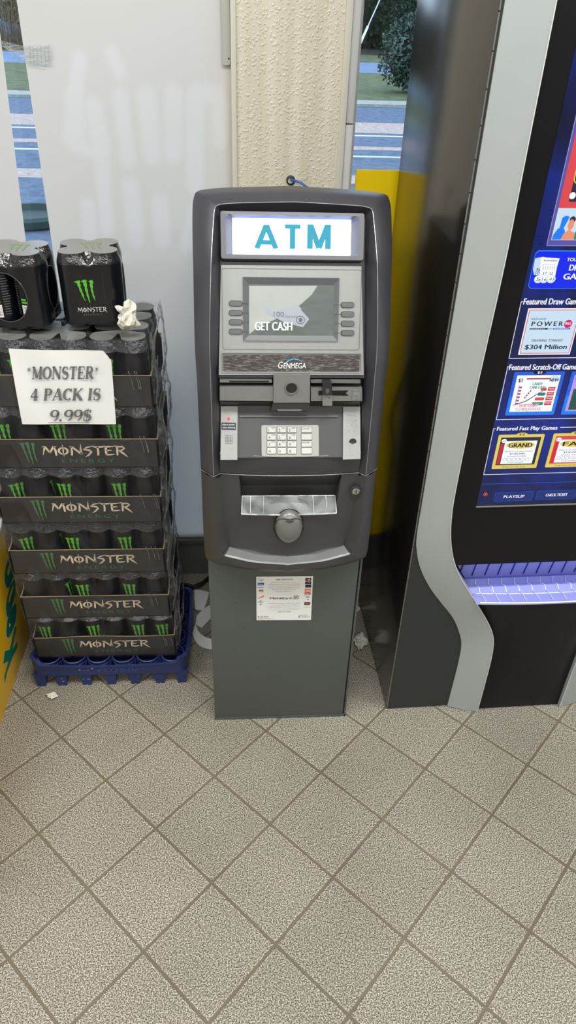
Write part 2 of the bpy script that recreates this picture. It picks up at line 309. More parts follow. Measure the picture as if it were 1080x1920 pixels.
def column_mat():
    m = bpy.data.materials.new('pebbled_panel'); m.use_nodes = True; nt = m.node_tree; b = nt.nodes['Principled BSDF']; L = nt.links.new; N = nt.nodes.new
    g = N('ShaderNodeNewGeometry'); v = N('ShaderNodeTexVoronoi'); v.feature = 'SMOOTH_F1'; v.inputs['Scale'].default_value = 130; v.inputs['Smoothness'].default_value = .5
    ds = N('ShaderNodeTexNoise'); ds.inputs['Scale'].default_value = 60; L(g.outputs['Position'], ds.inputs['Vector'])
    ad = N('ShaderNodeVectorMath'); ad.operation = 'MULTIPLY_ADD'; L(ds.outputs['Color'], ad.inputs[0]); ad.inputs[1].default_value = (.016, .016, .016); L(g.outputs['Position'], ad.inputs[2])
    L(ad.outputs[0], v.inputs['Vector'])
    n = N('ShaderNodeTexNoise'); n.inputs['Scale'].default_value = 4; L(g.outputs['Position'], n.inputs['Vector'])
    st = N('ShaderNodeMapping'); st.inputs['Scale'].default_value = (30, 30, 1.2); L(g.outputs['Position'], st.inputs[0]); n3 = N('ShaderNodeTexNoise'); n3.inputs['Scale'].default_value = 1; L(st.outputs[0], n3.inputs['Vector'])
    c = N('ShaderNodeValToRGB'); c.color_ramp.elements[0].position = .3; c.color_ramp.elements[0].color = sr((202, 196, 174)); c.color_ramp.elements[1].position = .6; c.color_ramp.elements[1].color = sr((216, 211, 194)); L(n3.outputs[0], c.inputs[0])
    L(c.outputs[0], b.inputs['Base Color']); b.inputs['Roughness'].default_value = .42
    mr = N('ShaderNodeMapRange'); mr.inputs[1].default_value = .0; mr.inputs[2].default_value = .45; mr.inputs[3].default_value = 1; mr.inputs[4].default_value = 0; L(v.outputs['Distance'], mr.inputs[0])
    bp = N('ShaderNodeBump'); bp.inputs['Strength'].default_value = .55; bp.inputs['Distance'].default_value = .003; L(mr.outputs[0], bp.inputs['Height']); L(bp.outputs[0], b.inputs['Normal'])
    return m
def poster_mat():
    m = bpy.data.materials.new('poster_back'); m.use_nodes = True; nt = m.node_tree; b = nt.nodes['Principled BSDF']; L = nt.links.new; N = nt.nodes.new
    a = N('ShaderNodeAttribute'); a.attribute_name = 'print'
    mx = N('ShaderNodeMix'); mx.data_type = 'RGBA'; L(a.outputs['Fac'], mx.inputs[0]); mx.inputs[6].default_value = sr((236, 234, 228)); mx.inputs[7].default_value = sr((243, 242, 240)); L(mx.outputs[2], b.inputs['Base Color'])
    b.inputs['Roughness'].default_value = .45
    t = N('ShaderNodeBsdfTranslucent'); L(mx.outputs[2], t.inputs[0]); ms = N('ShaderNodeMixShader'); ms.inputs[0].default_value = .40
    out = nt.nodes['Material Output']; L(b.outputs[0], ms.inputs[1]); L(t.outputs[0], ms.inputs[2]); L(ms.outputs[0], out.inputs[0])
    return m

# ------------------------------------------------------------ room shell
WY = 2.035                       # inner face of the window wall
SILL = .166
fm = floor_mat()
XL, XR, YB, ZC = -3.2, 3.4, -4.0, 2.9
struct(MB().box((XL, YB, -.06), (XR, WY+.12, 0)).build('floor', fm))
wallm = mat('painted_wall', (206, 203, 196), .6, bump=.1, bscale=90)
struct(MB().box((XL, YB, ZC), (XR, WY+.12, ZC+.1)).build('ceiling', mat('ceiling_tile', (226, 226, 222), .8, bump=.3, bscale=150)))
struct(MB().box((XL-.1, YB, 0), (XL, WY+.12, ZC)).build('wall_left', wallm))
struct(MB().box((XR, YB, 0), (XR+.1, WY+.12, ZC)).build('wall_right', wallm))
struct(MB().box((XL, YB-.1, 0), (XR, YB, ZC)).build('wall_back', mat('back_wall_paint', (150, 140, 126), .6, bump=.1, bscale=90)))
CX0, CX1 = atY(433, 0, WY).x, atY(650, 0, WY).x+.012
sillm = mat('dark_grey_metal', (104, 106, 103), .45, bump=.15, bscale=120, var=.12, vscale=14)
struct(MB().box((XL, WY-.004, 0), (XR, WY+.12, SILL)).build('wall_front', sillm))
struct(MB().box((XL, WY, 2.45), (XR, WY+.12, ZC)).build('wall_header', wallm))
struct(MB().box((XL, WY-.014, SILL-.022), (CX0, WY-.004, SILL-.004), bev=.002).build('trim_1', mat('aluminium_sill', (112, 113, 110), .4, metal=.4)))
struct(MB().box((CX1+.02, WY-.014, SILL-.022), (XR, WY-.004, SILL-.004), bev=.002).build('trim_2', MAT['aluminium_sill']))
col = MB().box((CX0, WY-.030, 0), (CX1, WY+.12, 2.9)).build('wall_column', column_mat()); struct(col)
trimm = mat('cream_trim', (205, 203, 190), .4, bump=.05)
t = MB().box((CX0-.002, WY-.036, 0), (CX0+.011, WY-.005, 2.9), bev=.003).build('trim_3', trimm); struct(t)
t = MB().box((CX1-.016, WY-.036, 0), (CX1+.001, WY-.005, 2.9), bev=.003).build('trim_4', trimm); struct(t)
ztop = atY(650, 233, WY-.03).z
ft = MB(); 
ft.box((CX1+.001, WY-.030, .02), (CX1+.021, WY+.06, ztop-.001), bev=.004); ft.box((CX1+.001, WY-.030, ztop+.001), (CX1+.021, WY+.06, 2.6), bev=.004)
struct(ft.build('trim_5', mat('white_frame', (200, 202, 203), .35)))
def glass_mat():
    m = bpy.data.materials.new('window_glass'); m.use_nodes = True; nt = m.node_tree; nt.nodes.clear(); L = nt.links.new; N = nt.nodes.new
    o = N('ShaderNodeOutputMaterial'); tr = N('ShaderNodeBsdfTransparent'); tr.inputs[0].default_value = (.93, .96, .97, 1); gl = N('ShaderNodeBsdfGlossy'); gl.inputs['Roughness'].default_value = .02
    fr = N('ShaderNodeFresnel'); fr.inputs[0].default_value = 1.45; mx = N('ShaderNodeMixShader'); L(fr.outputs[0], mx.inputs[0]); L(tr.outputs[0], mx.inputs[1]); L(gl.outputs[0], mx.inputs[2]); L(mx.outputs[0], o.inputs[0]); return m
gm_ = glass_mat()
def window(n, x0, x1):
    o = MB().box((x0, WY+.040, SILL), (x1, WY+.046, 2.45)).build('window_%d' % n, gm_); struct(o)
    f = MB()
    for a, b_ in (((x0, WY+.02, SILL), (x1, WY+.07, SILL+.02)), ((x0, WY+.02, 2.43), (x1, WY+.07, 2.45)), ((x0, WY+.02, SILL), (x0+.012, WY+.07, 2.45)), ((x1-.03, WY+.02, SILL), (x1, WY+.07, 2.45))): f.box(a, b_, bev=.002)
    f.build('window_frame', MAT['white_frame'], o)
window(1, XL, CX0); window(2, CX1+.021, XR)

# posters seen from behind, tape, yellow sign
pm = poster_mat()
def capsule(p, a, b, r, soft):
    ab = (b[0]-a[0], b[1]-a[1]); L2 = ab[0]**2+ab[1]**2 or 1e-9; t_ = max(0, min(1, ((p[0]-a[0])*ab[0]+(p[1]-a[1])*ab[1])/L2))
    d = math.hypot(p[0]-a[0]-ab[0]*t_, p[1]-a[1]-ab[1]*t_); return max(0, min(1, 1-(d-r)/soft))
GH = [((150, 110), (130, 260), 8), ((210, 100), (225, 135), 7), ((225, 180), (240, 300), 9), ((140, 180), (145, 270), 13), ((175, 200), (190, 280), 12), ((275, 180), (285, 290), 13), ((325, 175), (325, 290), 12), ((365, 180), (365, 345), 12), ((370, 172), (405, 178), 10), ((410, 195), (412, 265), 8), ((190, 290), (200, 430), 9), ((165, 385), (170, 450), 10), ((245, 350), (255, 450), 11), ((300, 380), (305, 450), 11), ((370, 390), (350, 460), 10), ((150, 275), (190, 290), 7)]
GHW = [(atY(a[0], a[1], WY), atY(b[0], b[1], WY), r) for a, b, r in GH]
def poster(name, c, label, ghost):
    # c: four corners (x,z) bl br tr tl
    mb = MB()
    def fn(s, t_):
        x = (c[0][0]*(1-s)+c[1][0]*s)*(1-t_)+(c[3][0]*(1-s)+c[2][0]*s)*t_; z = (c[0][1]*(1-s)+c[1][1]*s)*(1-t_)+(c[3][1]*(1-s)+c[2][1]*s)*t_
        return V((x, WY-.003+.0025*noise.noise(V((x*3, z*2, 1))), z))
    nu, nv = (90, 150) if ghost else (8, 20)
    mb.grid(fn, nu, nv)
    if ghost: mb.attr = [max(capsule((p.x, p.z), (a.x, a.z), (b.x, b.z), r*.0013, .015) for a, b, r in GHW) for p in mb.v]
    else: mb.attr = [0]*len(mb.v)
    o = mb.build(name, pm); tag(o, label, 'poster', 'white posters taped over the window')
def edge_x(x0, y0, x1, y1, z): a = atY(x0, y0, WY-.003); b = atY(x1, y1, WY-.003); return (a.x+(b.x-a.x)*(a.z-z)/(a.z-b.z), z)
poster('window_poster', [edge_x(31, 0, 96, 450, SILL+.003), (CX0-.002, SILL+.001), (CX0-.002, 2.1), edge_x(31, 0, 96, 450, 2.1)], 'large white window poster seen from behind with faint ghost lettering, beside the beige column', True)
poster('window_poster', [(-1.9, SILL+.003), edge_x(0, 61, 48, 450, SILL+.003), edge_x(0, 61, 48, 450, 2.1), (-1.9, 2.1)], 'white window poster at the far left edge, left of the narrow gap of glass', False)
tapem = film('packing_tape', (.93, .95, .95), .45, .12, .8, 40, (1, 1, 6))
tb = MB(); ta = [(0, 75), (42, 86), (95, 82), (97, 122), (60, 120), (44, 108), (20, 98), (0, 84)]
tb.poly([atY(x, y, WY-.009) for x, y in ta], V((0, -1, 0)), 0)
for a, b_ in (((2, 76), (44, 112)), ((8, 84), (30, 112)), ((40, 112), (85, 124))): tb.tube([atY(a[0], a[1], WY-.010), atY((a[0]+b_[0])/2, (a[1]+b_[1])/2+2, WY-.012), atY(b_[0], b_[1], WY-.010)], .0008, 5)
for k in range(6): tb.tube([atY(55+k*7, 86, WY-.0100), atY(55+k*7+2, 118, WY-.0100)], .0006, 4)
tag(tb.build('packing_tape', tapem), 'crinkled strip of clear packing tape bridging the gap between the two white posters', 'tape')
q = [atY(x, 300, WY-.012) for x in (418, 432)]
bk = thing('poster_bracket', (q[0].x+.008, WY-.01, atY(425, 122, WY).z), 'grey metal poster rail end hanging beside the beige column, top centre left', 'bracket')
b0 = atY(417, 122, WY-.012); mb = MB(); plw = PL((0, WY-.010, 0), (1, 0, 0), (0, 0, 1))
rr(mb, plw, b0.x, b0.z, CX0-.003, 2.1, .006, off=.004, th=.008); mb.build('rail', mat('grey_rail', (178, 178, 172), .4, metal=.2), bk)
mb = MB(); c_ = atY(429, 110, WY-.015); mb.lathe([(0, 0.0055), (.0018, .005), (.0022, .0035)], (c_.x, WY-.010, c_.z), 10, ax='Y'); mb.build('screw', mat('dark_screw', (60, 60, 58), .4, metal=.8), bk)
ya = atY(668, 318, WY-.01)
yel = mat('yellow_vinyl', (255, 226, 12), .4)
nt = yel.node_tree; t2 = nt.nodes.new('ShaderNodeBsdfTranslucent'); t2.inputs[0].default_value = sr((255, 226, 12)); m2 = nt.nodes.new('ShaderNodeMixShader'); m2.inputs[0].default_value = .25
nt.links.new(nt.nodes['Principled BSDF'].outputs[0], m2.inputs[1]); nt.links.new(t2.outputs[0], m2.inputs[2]); nt.links.new(m2.outputs[0], nt.nodes['Material Output'].inputs[0])
mb = MB(); mb.box((ya.x, WY-.012, SILL+.004), (1.15, WY-.006, ya.z)); yo = mb.build('yellow_sign', yel)
tag(yo, 'plain yellow sign board in the window between the cash machine and lottery kiosk', 'sign')

# ------------------------------------------------------------ cash machine
AX = .106
atm = thing('cash_machine', (AX, 1.367, 0), 'tall dark grey cash machine with lit ATM sign, screen and keypad', 'cash machine')
pad = mat('atm_plastic', (74, 74, 80), .34, metal=.35, bump=.12, bscale=900)
padl = mat('atm_plastic_lower', (72, 73, 74), .40, metal=.35, bump=.12, bscale=900)
silver = mat('brushed_silver', (146, 149, 148), .38, metal=.5, bump=.08, bscale=500, var=.08, vscale=60)
darkp = mat('dark_recess', (58, 59, 60), .4, metal=.2)
blackp = mat('black_plastic', (18, 18, 20), .35)
cab = mat('cabinet_paint', (76, 82, 80), .42, bump=.25, bscale=700, var=.05)
cabedge = mat('cabinet_gap', (14, 15, 15), .6)
def cat(pts, k=4):
    o = []; n = len(pts)
    for i in range(n-1):
        p0, p1, p2, p3 = pts[max(i-1, 0)], pts[i], pts[i+1], pts[min(i+2, n-1)]
        for j in range(k):
            t_ = j/k; o.append(.5*((2*p1)+(-p0+p2)*t_+(2*p0-5*p1+4*p2-p3)*t_*t_+(-p0+3*p1-3*p2+p3)*t_**3))
    o.append(pts[-1]); return o
def half(lst, k=4):
    """left half of a rail (pixel, depth) -> smooth world curve, mirrored for the right half"""
    L_ = cat([atY(x, y, Y) for x, y, Y in lst], k); L_[-1].x = AX
    R_ = [V((2*AX-p.x, p.y, p.z)) for p in L_[-2::-1]]; return L_+R_
#            seam         side ......................................................... corner ............................ top centre
railA = half([(376.5, 878, 1.359), (371, 750, 1.368), (369, 709, 1.373), (365, 640, 1.383), (362.5, 514, 1.435), (361, 450, 1.466), (361, 390, 1.505), (363.5, 370, 1.517), (369, 359.5, 1.52), (385, 355, 1.52), (430, 351.5, 1.52), (547, 348.5, 1.52)])
railR = half([(400.5, 892, 1.330), (396, 750, 1.338), (395, 709, 1.342), (393, 640, 1.354), (395, 514, 1.393), (398, 450, 1.428), (401, 405, 1.456), (402.5, 393, 1.463), (406, 386, 1.466), (418, 382.5, 1.467), (450, 380.5, 1.468), (547, 378.5, 1.468)])
railF = half([(413, 886, 1.343), (411, 750, 1.366), (410.5, 709, 1.372), (410, 640, 1.382), (412, 514, 1.425), (413, 450, 1.455), (413.5, 412, 1.475), (414.5, 404, 1.480), (417, 400, 1.482), (425, 398.5, 1.483), (450, 398, 1.483), (547, 398, 1.483)])
railM = [a.lerp(b, .48)+V((0, -.006, .004)) for a, b in zip(railA, railR)]
railM2 = [a.lerp(b, .90)+V((0, -.0015, .0008)) for a, b in zip(railA, railR)]
railB1 = [p+V((0, .012, -.0025)) if p.z > 1.33 else p+V((0, .012, 0)) for p in railA]
railB = [V((AX+(p.x-AX)*.985, 1.60, min(p.z, 1.362))) for p in railA]
mb = MB(); mb.rails([railB, railB1, railA, railM, railM2, railR], flip=True)
R2 = [a.lerp(b, .06) for a, b in zip(railR, railF)]
mb.rails([railR, R2, railF], flip=True)
# wall of the recess behind the foot rail
railG = [p+V((0, .05, 0)) for p in railF]
mb.rails([railF, railG], flip=True)
# band under the keypad lip
n0 = 16
def band(seam, lip):
    top = [atY(x, y, Y) for x, y, Y in lip]; bot = [atY(x, y, Y) for x, y, Y in seam]; return top, bot
xs = [i/n0 for i in range(n0+1)]
F0 = railF[0]
def bow(t_): return 1-(2*t_-1)**2
bot = [V((F0.x+(2*(AX-F0.x))*t_, F0.y-.012*bow(t_), F0.z)) for t_ in xs]
lipz = Z_L = .906
top = [V((F0.x+(2*(AX-F0.x))*t_, F0.y-.004-.017*bow(t_), lipz-.0)) for t_ in xs]
top2 = [p+V((0, .003, .0012)) for p in top]; top3 = [V((p.x, 1.40, lipz-.002)) for p in top]
mb.rails([bot, [a.lerp(b, .5)+V((0, -.002, 0)) for a, b in zip(bot, top)], top, top2, top3], flip=False)
upper = mb.build('upper_fascia', pad, atm, ang=28, weld=True)
seamp = MB(); 
edge = mat('highlight_trim_grey', (165, 167, 168), .3, metal=.6)
seamp.tube([V((p.x, p.y-.0006, p.z+.0004)) for p in top], .0009, 6)
seamp.tube([V((p.x, p.y-.0003, p.z)) for p in railR], .0007, 6)
seamp.build('edge_highlight', edge, atm)  # pale tubes paint in the highlight along the ridge and keypad lip
seamz = railA[0].z
# back body
mb = MB(); mb.box((AX-.188, 1.56, .5), (AX+.188, 1.93, 1.28), bev=.006); mb.box((AX-.184, 1.42, .60), (AX+.184, 1.60, 1.15)); mb.build('rear_housing', cab, atm)
# lower housing
lA = half([(377, 880.5, 1.358), (379, 930, 1.356), (381, 985, 1.354), (383.5, 1030, 1.352), (386, 1044, 1.351), (392, 1050.5, 1.346), (420, 1060, 1.332), (470, 1069, 1.318), (547, 1073, 1.312)])
lR = half([(400.5, 894, 1.330), (402, 940, 1.327), (405, 985, 1.322), (411, 1020, 1.322), (417, 1036, 1.322), (421, 1042, 1.320), (440, 1047, 1.314), (480, 1055, 1.304), (547, 1059.5, 1.300)])
lF = half([(413, 888, 1.343), (416, 930, 1.342), (421, 975, 1.344), (426, 1008, 1.346), (429, 1021, 1.347), (430.5, 1025, 1.347), (450, 1031, 1.341), (485, 1039.5, 1.329), (547, 1043.5, 1.323)])
lS = half([(402, 897, 1.331), (403.5, 940, 1.329), (407, 985, 1.324), (413, 1018, 1.324), (419, 1033, 1.324), (423.5, 1039, 1.322), (442, 1043.5, 1.317), (481, 1052, 1.306), (547, 1056.5, 1.302)])
lM = [a.lerp(b, .5)+V((0, -.005, -.002)) for a, b in zip(lA, lR)]
lB = [V((AX+(p.x-AX)*.98, 1.60, max(p.z, .60))) for p in lA]; lB1 = [p+V((0, .01, .0)) for p in lA]
mb = MB(); mb.rails([lB, lB1, lA, lM, lR], flip=True)
nL = len(lR); k0 = 5*4
mb.rails([[a for a in lR[:k0+1]], [a for a in lF[:k0+1]]], flip=True)
mb.rails([[a for a in lR[nL-k0-1:]], [a for a in lF[nL-k0-1:]]], flip=True)
# centre panel between the foot rails, with the dispenser pocket cut in it
def lowF(s, t_):
    # s across 0..1, t_ 0 top..1 bottom
    side = lF[:k0+1]; f = t_*k0; i = min(int(f), k0-1); p = side[i].lerp(side[i+1], f-i)
    botc = lF[k0:nL-k0]; g = s*(len(botc)-1); j = min(int(g), len(botc)-2); bq = botc[j].lerp(botc[j+1], g-j)
    x = p.x+(2*(AX-p.x))*s; bul = bow(s)
    z = p.z+(bq.z-side[-1].z)*t_; y = p.y-.011*bul*(1-t_)+(bq.y-side[-1].y)*t_
    q_ = max(0, (t_-.62)/.38)**2; x = x*(1-q_)+bq.x*q_
    return V((x, y, z))
PK = (atY(448, 887, 1.34), atY(641, 887, 1.34), atY(453, 962, 1.33), atY(630, 962, 1.33))
def inpocket(s, t_):
    p = lowF(s, t_); zt = seamz+.01; zb = PK[2].z
    if p.z < zb: return False
    f = (zt-p.z)/(zt-zb); xl = PK[0].x+(PK[2].x-PK[0].x)*f; xr = PK[1].x+(PK[3].x-PK[1].x)*f
    return xl < p.x < xr
# align grid to the pocket: build three column blocks
NT = 40; zt = seamz; zb = PK[2].z
def S_of(x, t_): 
    a = lowF(0, t_).x; b_ = lowF(1, t_).x; return (x-a)/(b_-a)
tP = 0
for i in range(1001):
    if lowF(.5, i/1000).z <= zb: tP = i/1000; break
def xl(t_): f = t_/tP; return PK[0].x+(PK[2].x-PK[0].x)*f
def xr(t_): f = t_/tP; return PK[1].x+(PK[3].x-PK[1].x)*f
mb.grid(lambda a, b_: lowF(a*S_of(xl(b_*tP), b_*tP), b_*tP), 8, 16, flip=True)
mb.grid(lambda a, b_: lowF(1-(1-a)*(1-S_of(xr(b_*tP), b_*tP)), b_*tP), 8, 16, flip=True)
def lowx(a, b_):
    t_ = tP+(1-tP)*b_
    return lowF(a, t_)
mb.grid(lowx, 40, 20, flip=True)
lower = mb.build('lower_fascia', padl, atm, ang=28, weld=True)
mb = MB(); mb.rails([lR[k0:nL-k0], lS[k0:nL-k0], lF[k0:nL-k0]], flip=True); mb.build('ledge', silver, atm)
mb = MB(); mb.tube([p+V((0, -.0006, .0006)) for p in (lR[0],)]+[p+V((0, -.001, .0006)) for p in [lowF(s/20, 0) for s in range(21)]]+[lR[-1]], .0009, 6)
mb.tube([lA[0]+V((0, -.001, .0005)), lR[0]+V((0, -.001, .0006))], .0009, 6); mb.tube([lA[-1]+V((0, -.001, .0005)), lR[-1]+V((0, -.001, .0006))], .0009, 6)
mb.build('seam_line', edge, atm)
# dispenser pocket
kn = atY(541, 985, 1.30)
p00, p10 = lowF(S_of(xl(0), 0), 0), lowF(S_of(xr(0), 0), 0); 
mb = MB(); yb_ = 1.366
def pk(s, t_, y): return V((xl(t_)+(xr(t_)-xl(t_))*s, y, lowF(.5, t_).z))
ptop = [lowF(S_of(xl(0)+(xr(0)-xl(0))*i/12, 0), 0) for i in range(13)]
pmid = [pk(i/12, tP*.52, yb_) for i in range(13)]
for i, p in enumerate(pmid): p.x = pmid[6].x+(p.x-pmid[6].x)*.97
ptop2 = [p+V((0, .006, -.001)) for p in ptop]
mb.rails([ptop, ptop2, pmid], flip=True)
pbot = [pk(i/12, tP, yb_+.004) for i in range(13)]; mb.rails([pmid, pbot], flip=True)
for e_, X_ in ((0, xl), (1, xr)):
    fr_ = [lowF(S_of(X_(tP*i/10), tP*i/10), tP*i/10) for i in range(11)]
    bk_ = [ (ptop[0] if e_ == 0 else ptop[-1]).lerp(pmid[0] if e_ == 0 else pmid[-1], min(1, i/5.2)) if i < 6 else (pmid[0] if e_ == 0 else pmid[-1]).lerp(pbot[0] if e_ == 0 else pbot[-1], (i-5.2)/4.8) for i in range(11)]
    mb.rails([fr_, bk_], flip=(e_ == 1))
fl_ = [lowF(S_of(xl(tP)+(xr(tP)-xl(tP))*i/12, tP), tP) for i in range(13)]; mb.rails([pbot, fl_], flip=True)
mb.build('dispenser_pocket', mat('pocket_plastic', (66, 67, 68), .42, metal=.3), atm)
# clear note tray
clear = film('clear_acrylic', (.86, .88, .88), .26, .10, .05, 12, spec=(.70, .73, .73))
mb = MB(); tz = atY(540, 930, 1.345).z
tl = [atY(454, 930, 1.345), atY(628, 929, 1.345), atY(631, 962, 1.327), atY(453, 964, 1.327)]
def trf(s, t_):
    a = tl[0].lerp(tl[1], s).lerp(tl[3].lerp(tl[2], s), t_); return a+V((0, -.005*bow(s)*t_, 0))
mb.grid(trf, 24, 8, flip=True); mb.grid(lambda s, t_: trf(s, t_)+V((0, .0025, -.001)), 24, 8)
mb.build('clear_tray', clear, atm, ang=60)
mb = MB(); mb.tube([trf(i/24, 1) for i in range(25)], .0016, 6); mb.tube([trf(i/24, 0) for i in range(25)], .0010, 6)
for s in (0, .09, .23, .76, .9, 1): mb.tube([trf(s, 0)+V((0, -.0008, 0)), trf(s, 1)+V((0, -.0008, 0))], .0011 if s in (0, 1) else .0007, 5)
mb.build('tray_rim', film('acrylic_rim', (.9, .92, .92), .6, .1, .1, 30, spec=(.80, .82, .82)), atm)
# arch behind the knob seen through the tray
plT = PL(atY(540, 946, 1.337), (1, 0, 0), tl[0].lerp(tl[1], .5)-tl[3].lerp(tl[2], .5))
mb = MB(); a0 = plT.loc(500, 957); a1 = plT.loc(584, 957); r0 = (a1[0]-a0[0])/2; cxx = (a0[0]+a1[0])/2
mb.poly([plT.pt(cxx+r0*math.cos(PI*i/20), a0[1]+r0*.62*math.sin(PI*i/20), .0) for i in range(21)], plT.n, .004); mb.build('tray_arch', blackp, atm)
# dome under the tray: half-round notch with a smooth scoop
plk = PL(atY(541, 985, 1.331), (1, 0, 0), (0, .02, 1))
mb = MB(); c0 = plk.loc(541, 985); rw = (plk.loc(567, 985)[0]-plk.loc(515, 985)[0])/2; ztopk = plk.loc(541, 952)[1]; zbotk = plk.loc(541, 1012)[1]
hh = zbotk+rw
ol = [(c0[0]+rw*math.cos(PI+PI*i/20), hh+rw*math.sin(PI+PI*i/20)) for i in range(21)]
def dome(s, t_):
    a = 2*PI*s; rad = t_
    u = c0[0]+rw*1.0*rad*math.cos(a); mid = (ztopk+zbotk)/2; hv = (ztopk-zbotk)/2
    v = mid+hv*rad*math.sin(a)*(1 if math.sin(a) < 0 else 1.0)
    return plk.pt(u, v, .024*math.sqrt(max(0, 1-rad*rad))+.0085)
mb.grid(dome, 40, 14, flip=False); mb.build('thumb_scoop', mat('scoop_plastic', (122, 122, 120), .33, metal=.35), atm, ang=80, weld=True)
mb = MB(); mid = (ztopk+zbotk)/2; hv = (ztopk-zbotk)/2
oo = [(c0[0]+(rw+.003)*math.cos(2*PI*i/40), mid+(hv+.003)*math.sin(2*PI*i/40)) for i in range(40)]; ii_ = [(c0[0]+(rw-.0005)*math.cos(2*PI*i/40), mid+(hv-.0005)*math.sin(2*PI*i/40)) for i in range(40)]
ringf(mb, plk, oo, ii_, .0085, .0065); mb.build('scoop_rim', darkp, atm)
mb = MB()
for dv in (.0, .006): mb.tube([plk.pt(c0[0]+(rw+.001)*math.cos(PI*i/20), mid-.001+dv+(hv*.62)*math.sin(PI*i/20), .0315-.020*abs(math.cos(PI*i/20))) for i in range(21)], .0013, 6)
mb.build('scoop_ridge', darkp, atm)
# lock
pll = PL(atY(667, 920, 1.333), (1, 0, 0), (0, .02, 1)); mb = MB()
ell(mb, pll, 0, -.001, .0135, .0125, off=.0012, th=.003); lk = mb.build('lock', darkp, atm)
mb = MB(); mb.lathe([(.0085, 0), (.0088, .003), (.0070, .0045), (.0060, .0040), (0, .0042)], pll.o+V((0, -.0015, 0)), 24, ax='Y'); mb.build('lock_barrel', mat('chrome', (190, 190, 188), .18, metal=1), lk)
mb = MB(); quad(mb, pll, -.0008, -.003, .0008, .003, .0066); mb.build('keyhole', blackp, lk)
# base cabinet
mb = MB(); zt_ = .64
bl, br = -.084, .296
mb.box((bl, 1.372, .0), (br, 1.94, zt_), bev=.002); base = mb.build('base_cabinet', cab, atm)
mb = MB(); dx = atY(669, 1100, 1.367).x
mb.box((bl, 1.3665, .012), (dx-.001, 1.373, zt_), bev=.0015); door = mb.build('cabinet_door', cab, atm)
mb = MB(); mb.box((dx-.001, 1.3705, .012), (dx+.0025, 1.3725, zt_)); mb.box((bl, 1.3705, .0095), (dx+.0025, 1.3725, .0125)); mb.build('door_gap', cabedge, base)
mb = MB(); mb.box((dx+.0025, 1.3662, .0), (br, 1.373, zt_), bev=.001); mb.box((bl, 1.3662, .0), (br, 1.373, .0098), bev=.001); mb.build('door_frame', cab, atm)
mb = MB(); plD = PL((AX, 1.3662, 0), (1, 0, 0), (0, 0, 1))
for x, y in ((457, 1177), (524, 1209), (496, 1232), (410, 1068), (442, 1130)): u, v = plD.loc(x, y); mb = MB(); ell(mb, plD, u, v, .0011, .0013, .0002, n=8); mb.build('door_speck', cabedge, door)

# sticker
stw = mat('white_sticker', (232, 234, 232), .4)
st = tag(MB().poly([plD.pt(*plD.loc(x, y), .0007) for x, y in ((481, 1162.5), (583, 1162), (587, 1080), (480.5, 1081))], plD.n, .0004).build('fee_notice', stw, atm), 'white fee notice sticker')
ink = mat('black_ink', (30, 30, 34), .5); greyink = mat('grey_ink', (130, 132, 134), .5)
cols = [ink, greyink, mat('red_ink', (190, 40, 34), .5), mat('orange_ink', (236, 120, 40), .5), mat('blue_ink', (26, 70, 150), .5), mat('light_blue_ink', (60, 150, 210), .5), mat('yellow_ink', (244, 190, 60), .5), mat('maroon_ink', (110, 24, 26), .5), mat('green_ink', (40, 130, 70), .5), stw]
def sx(cx_, cy_):  # crop coords of the sticker zoom -> plane
    return plD.loc(470+cx_/8.307, 1070+cy_/8.307)
def swrite(t_, x0, y, x1, hpx, mi=0, bold=0.): a = sx(x0, y); b_ = sx(x1, y); write(mb, plD, t_, a[0], a[1], b_[0]-a[0], hpx/8.307*.00131, .0012, bold=bold, mi=mi)
def sbox(x0, y0, x1, y1, mi): a = sx(x0, y1); b_ = sx(x1, y0); quad(mb, plD, a[0], a[1], b_[0], b_[1], .0010, mi)
mb = MB()
swrite('FEE NOTICE', 398, 145, 655, 26, 0, .02); sbox(398, 149, 655, 153, 0)
for i, (t_, x0, x1) in enumerate((('MetaBank may charge a fee to', 318, 722), ('cardholders for each cash withdrawal.', 272, 768), ('This fee is added to the amount of your', 266, 776), ('withdrawal and is in addition to fees', 286, 752), ('that may be charged by your', 330, 708), ('financial institution.', 390, 640))): swrite(t_, x0, 190+i*27, x1, 18, 1)
swrite('Meta', 298, 441, 478, 44, 0, .02); swrite('Bank', 484, 441, 655, 44, 0)
a = sx(668, 440); b_ = sx(746, 385); rr(mb, plD, a[0], a[1], b_[0], b_[1], .002, .0010, 0, 0); a = sx(678, 432); b_ = sx(736, 393); rr(mb, plD, a[0], a[1], b_[0], b_[1], .0015, .0013, 0, 9); a = sx(690, 420); b_ = sx(722, 402); quad(mb, plD, a[0], a[1], b_[0], b_[1], .0016, 0)
swrite('Operational Problems or Suspicious Activity', 270, 515, 770, 18, 0)
for i, (t_, x0, x1) in enumerate((('should this machine not operate', 330, 720), ('properly or if you notice any suspicious', 258, 776), ('activity please contact the number', 296, 742), ('below and report the problem. Do not', 258, 778), ('insert your card until it is resolved', 300, 736))): swrite(t_, x0, 537+i*20, x1, 14, 1)
swrite('1-877-471-2827', 412, 645, 628, 20, 0)
swrite('ATM', 148, 728, 272, 32, 0); swrite('SUPERSTORE.com', 108, 750, 358, 14, 0); mb.poly([plD.pt(*sx(x, y), .001) for x, y in ((108, 700), (140, 716), (108, 732), (118, 716))], plD.n, 0)
swrite('Payment', 748, 698, 892, 20, 0); swrite('Alliance', 790, 722, 920, 22, 0); mb.poly([plD.pt(*sx(x, y), .001) for x, y in ((748, 704), (774, 716), (748, 730))], plD.n, 0)
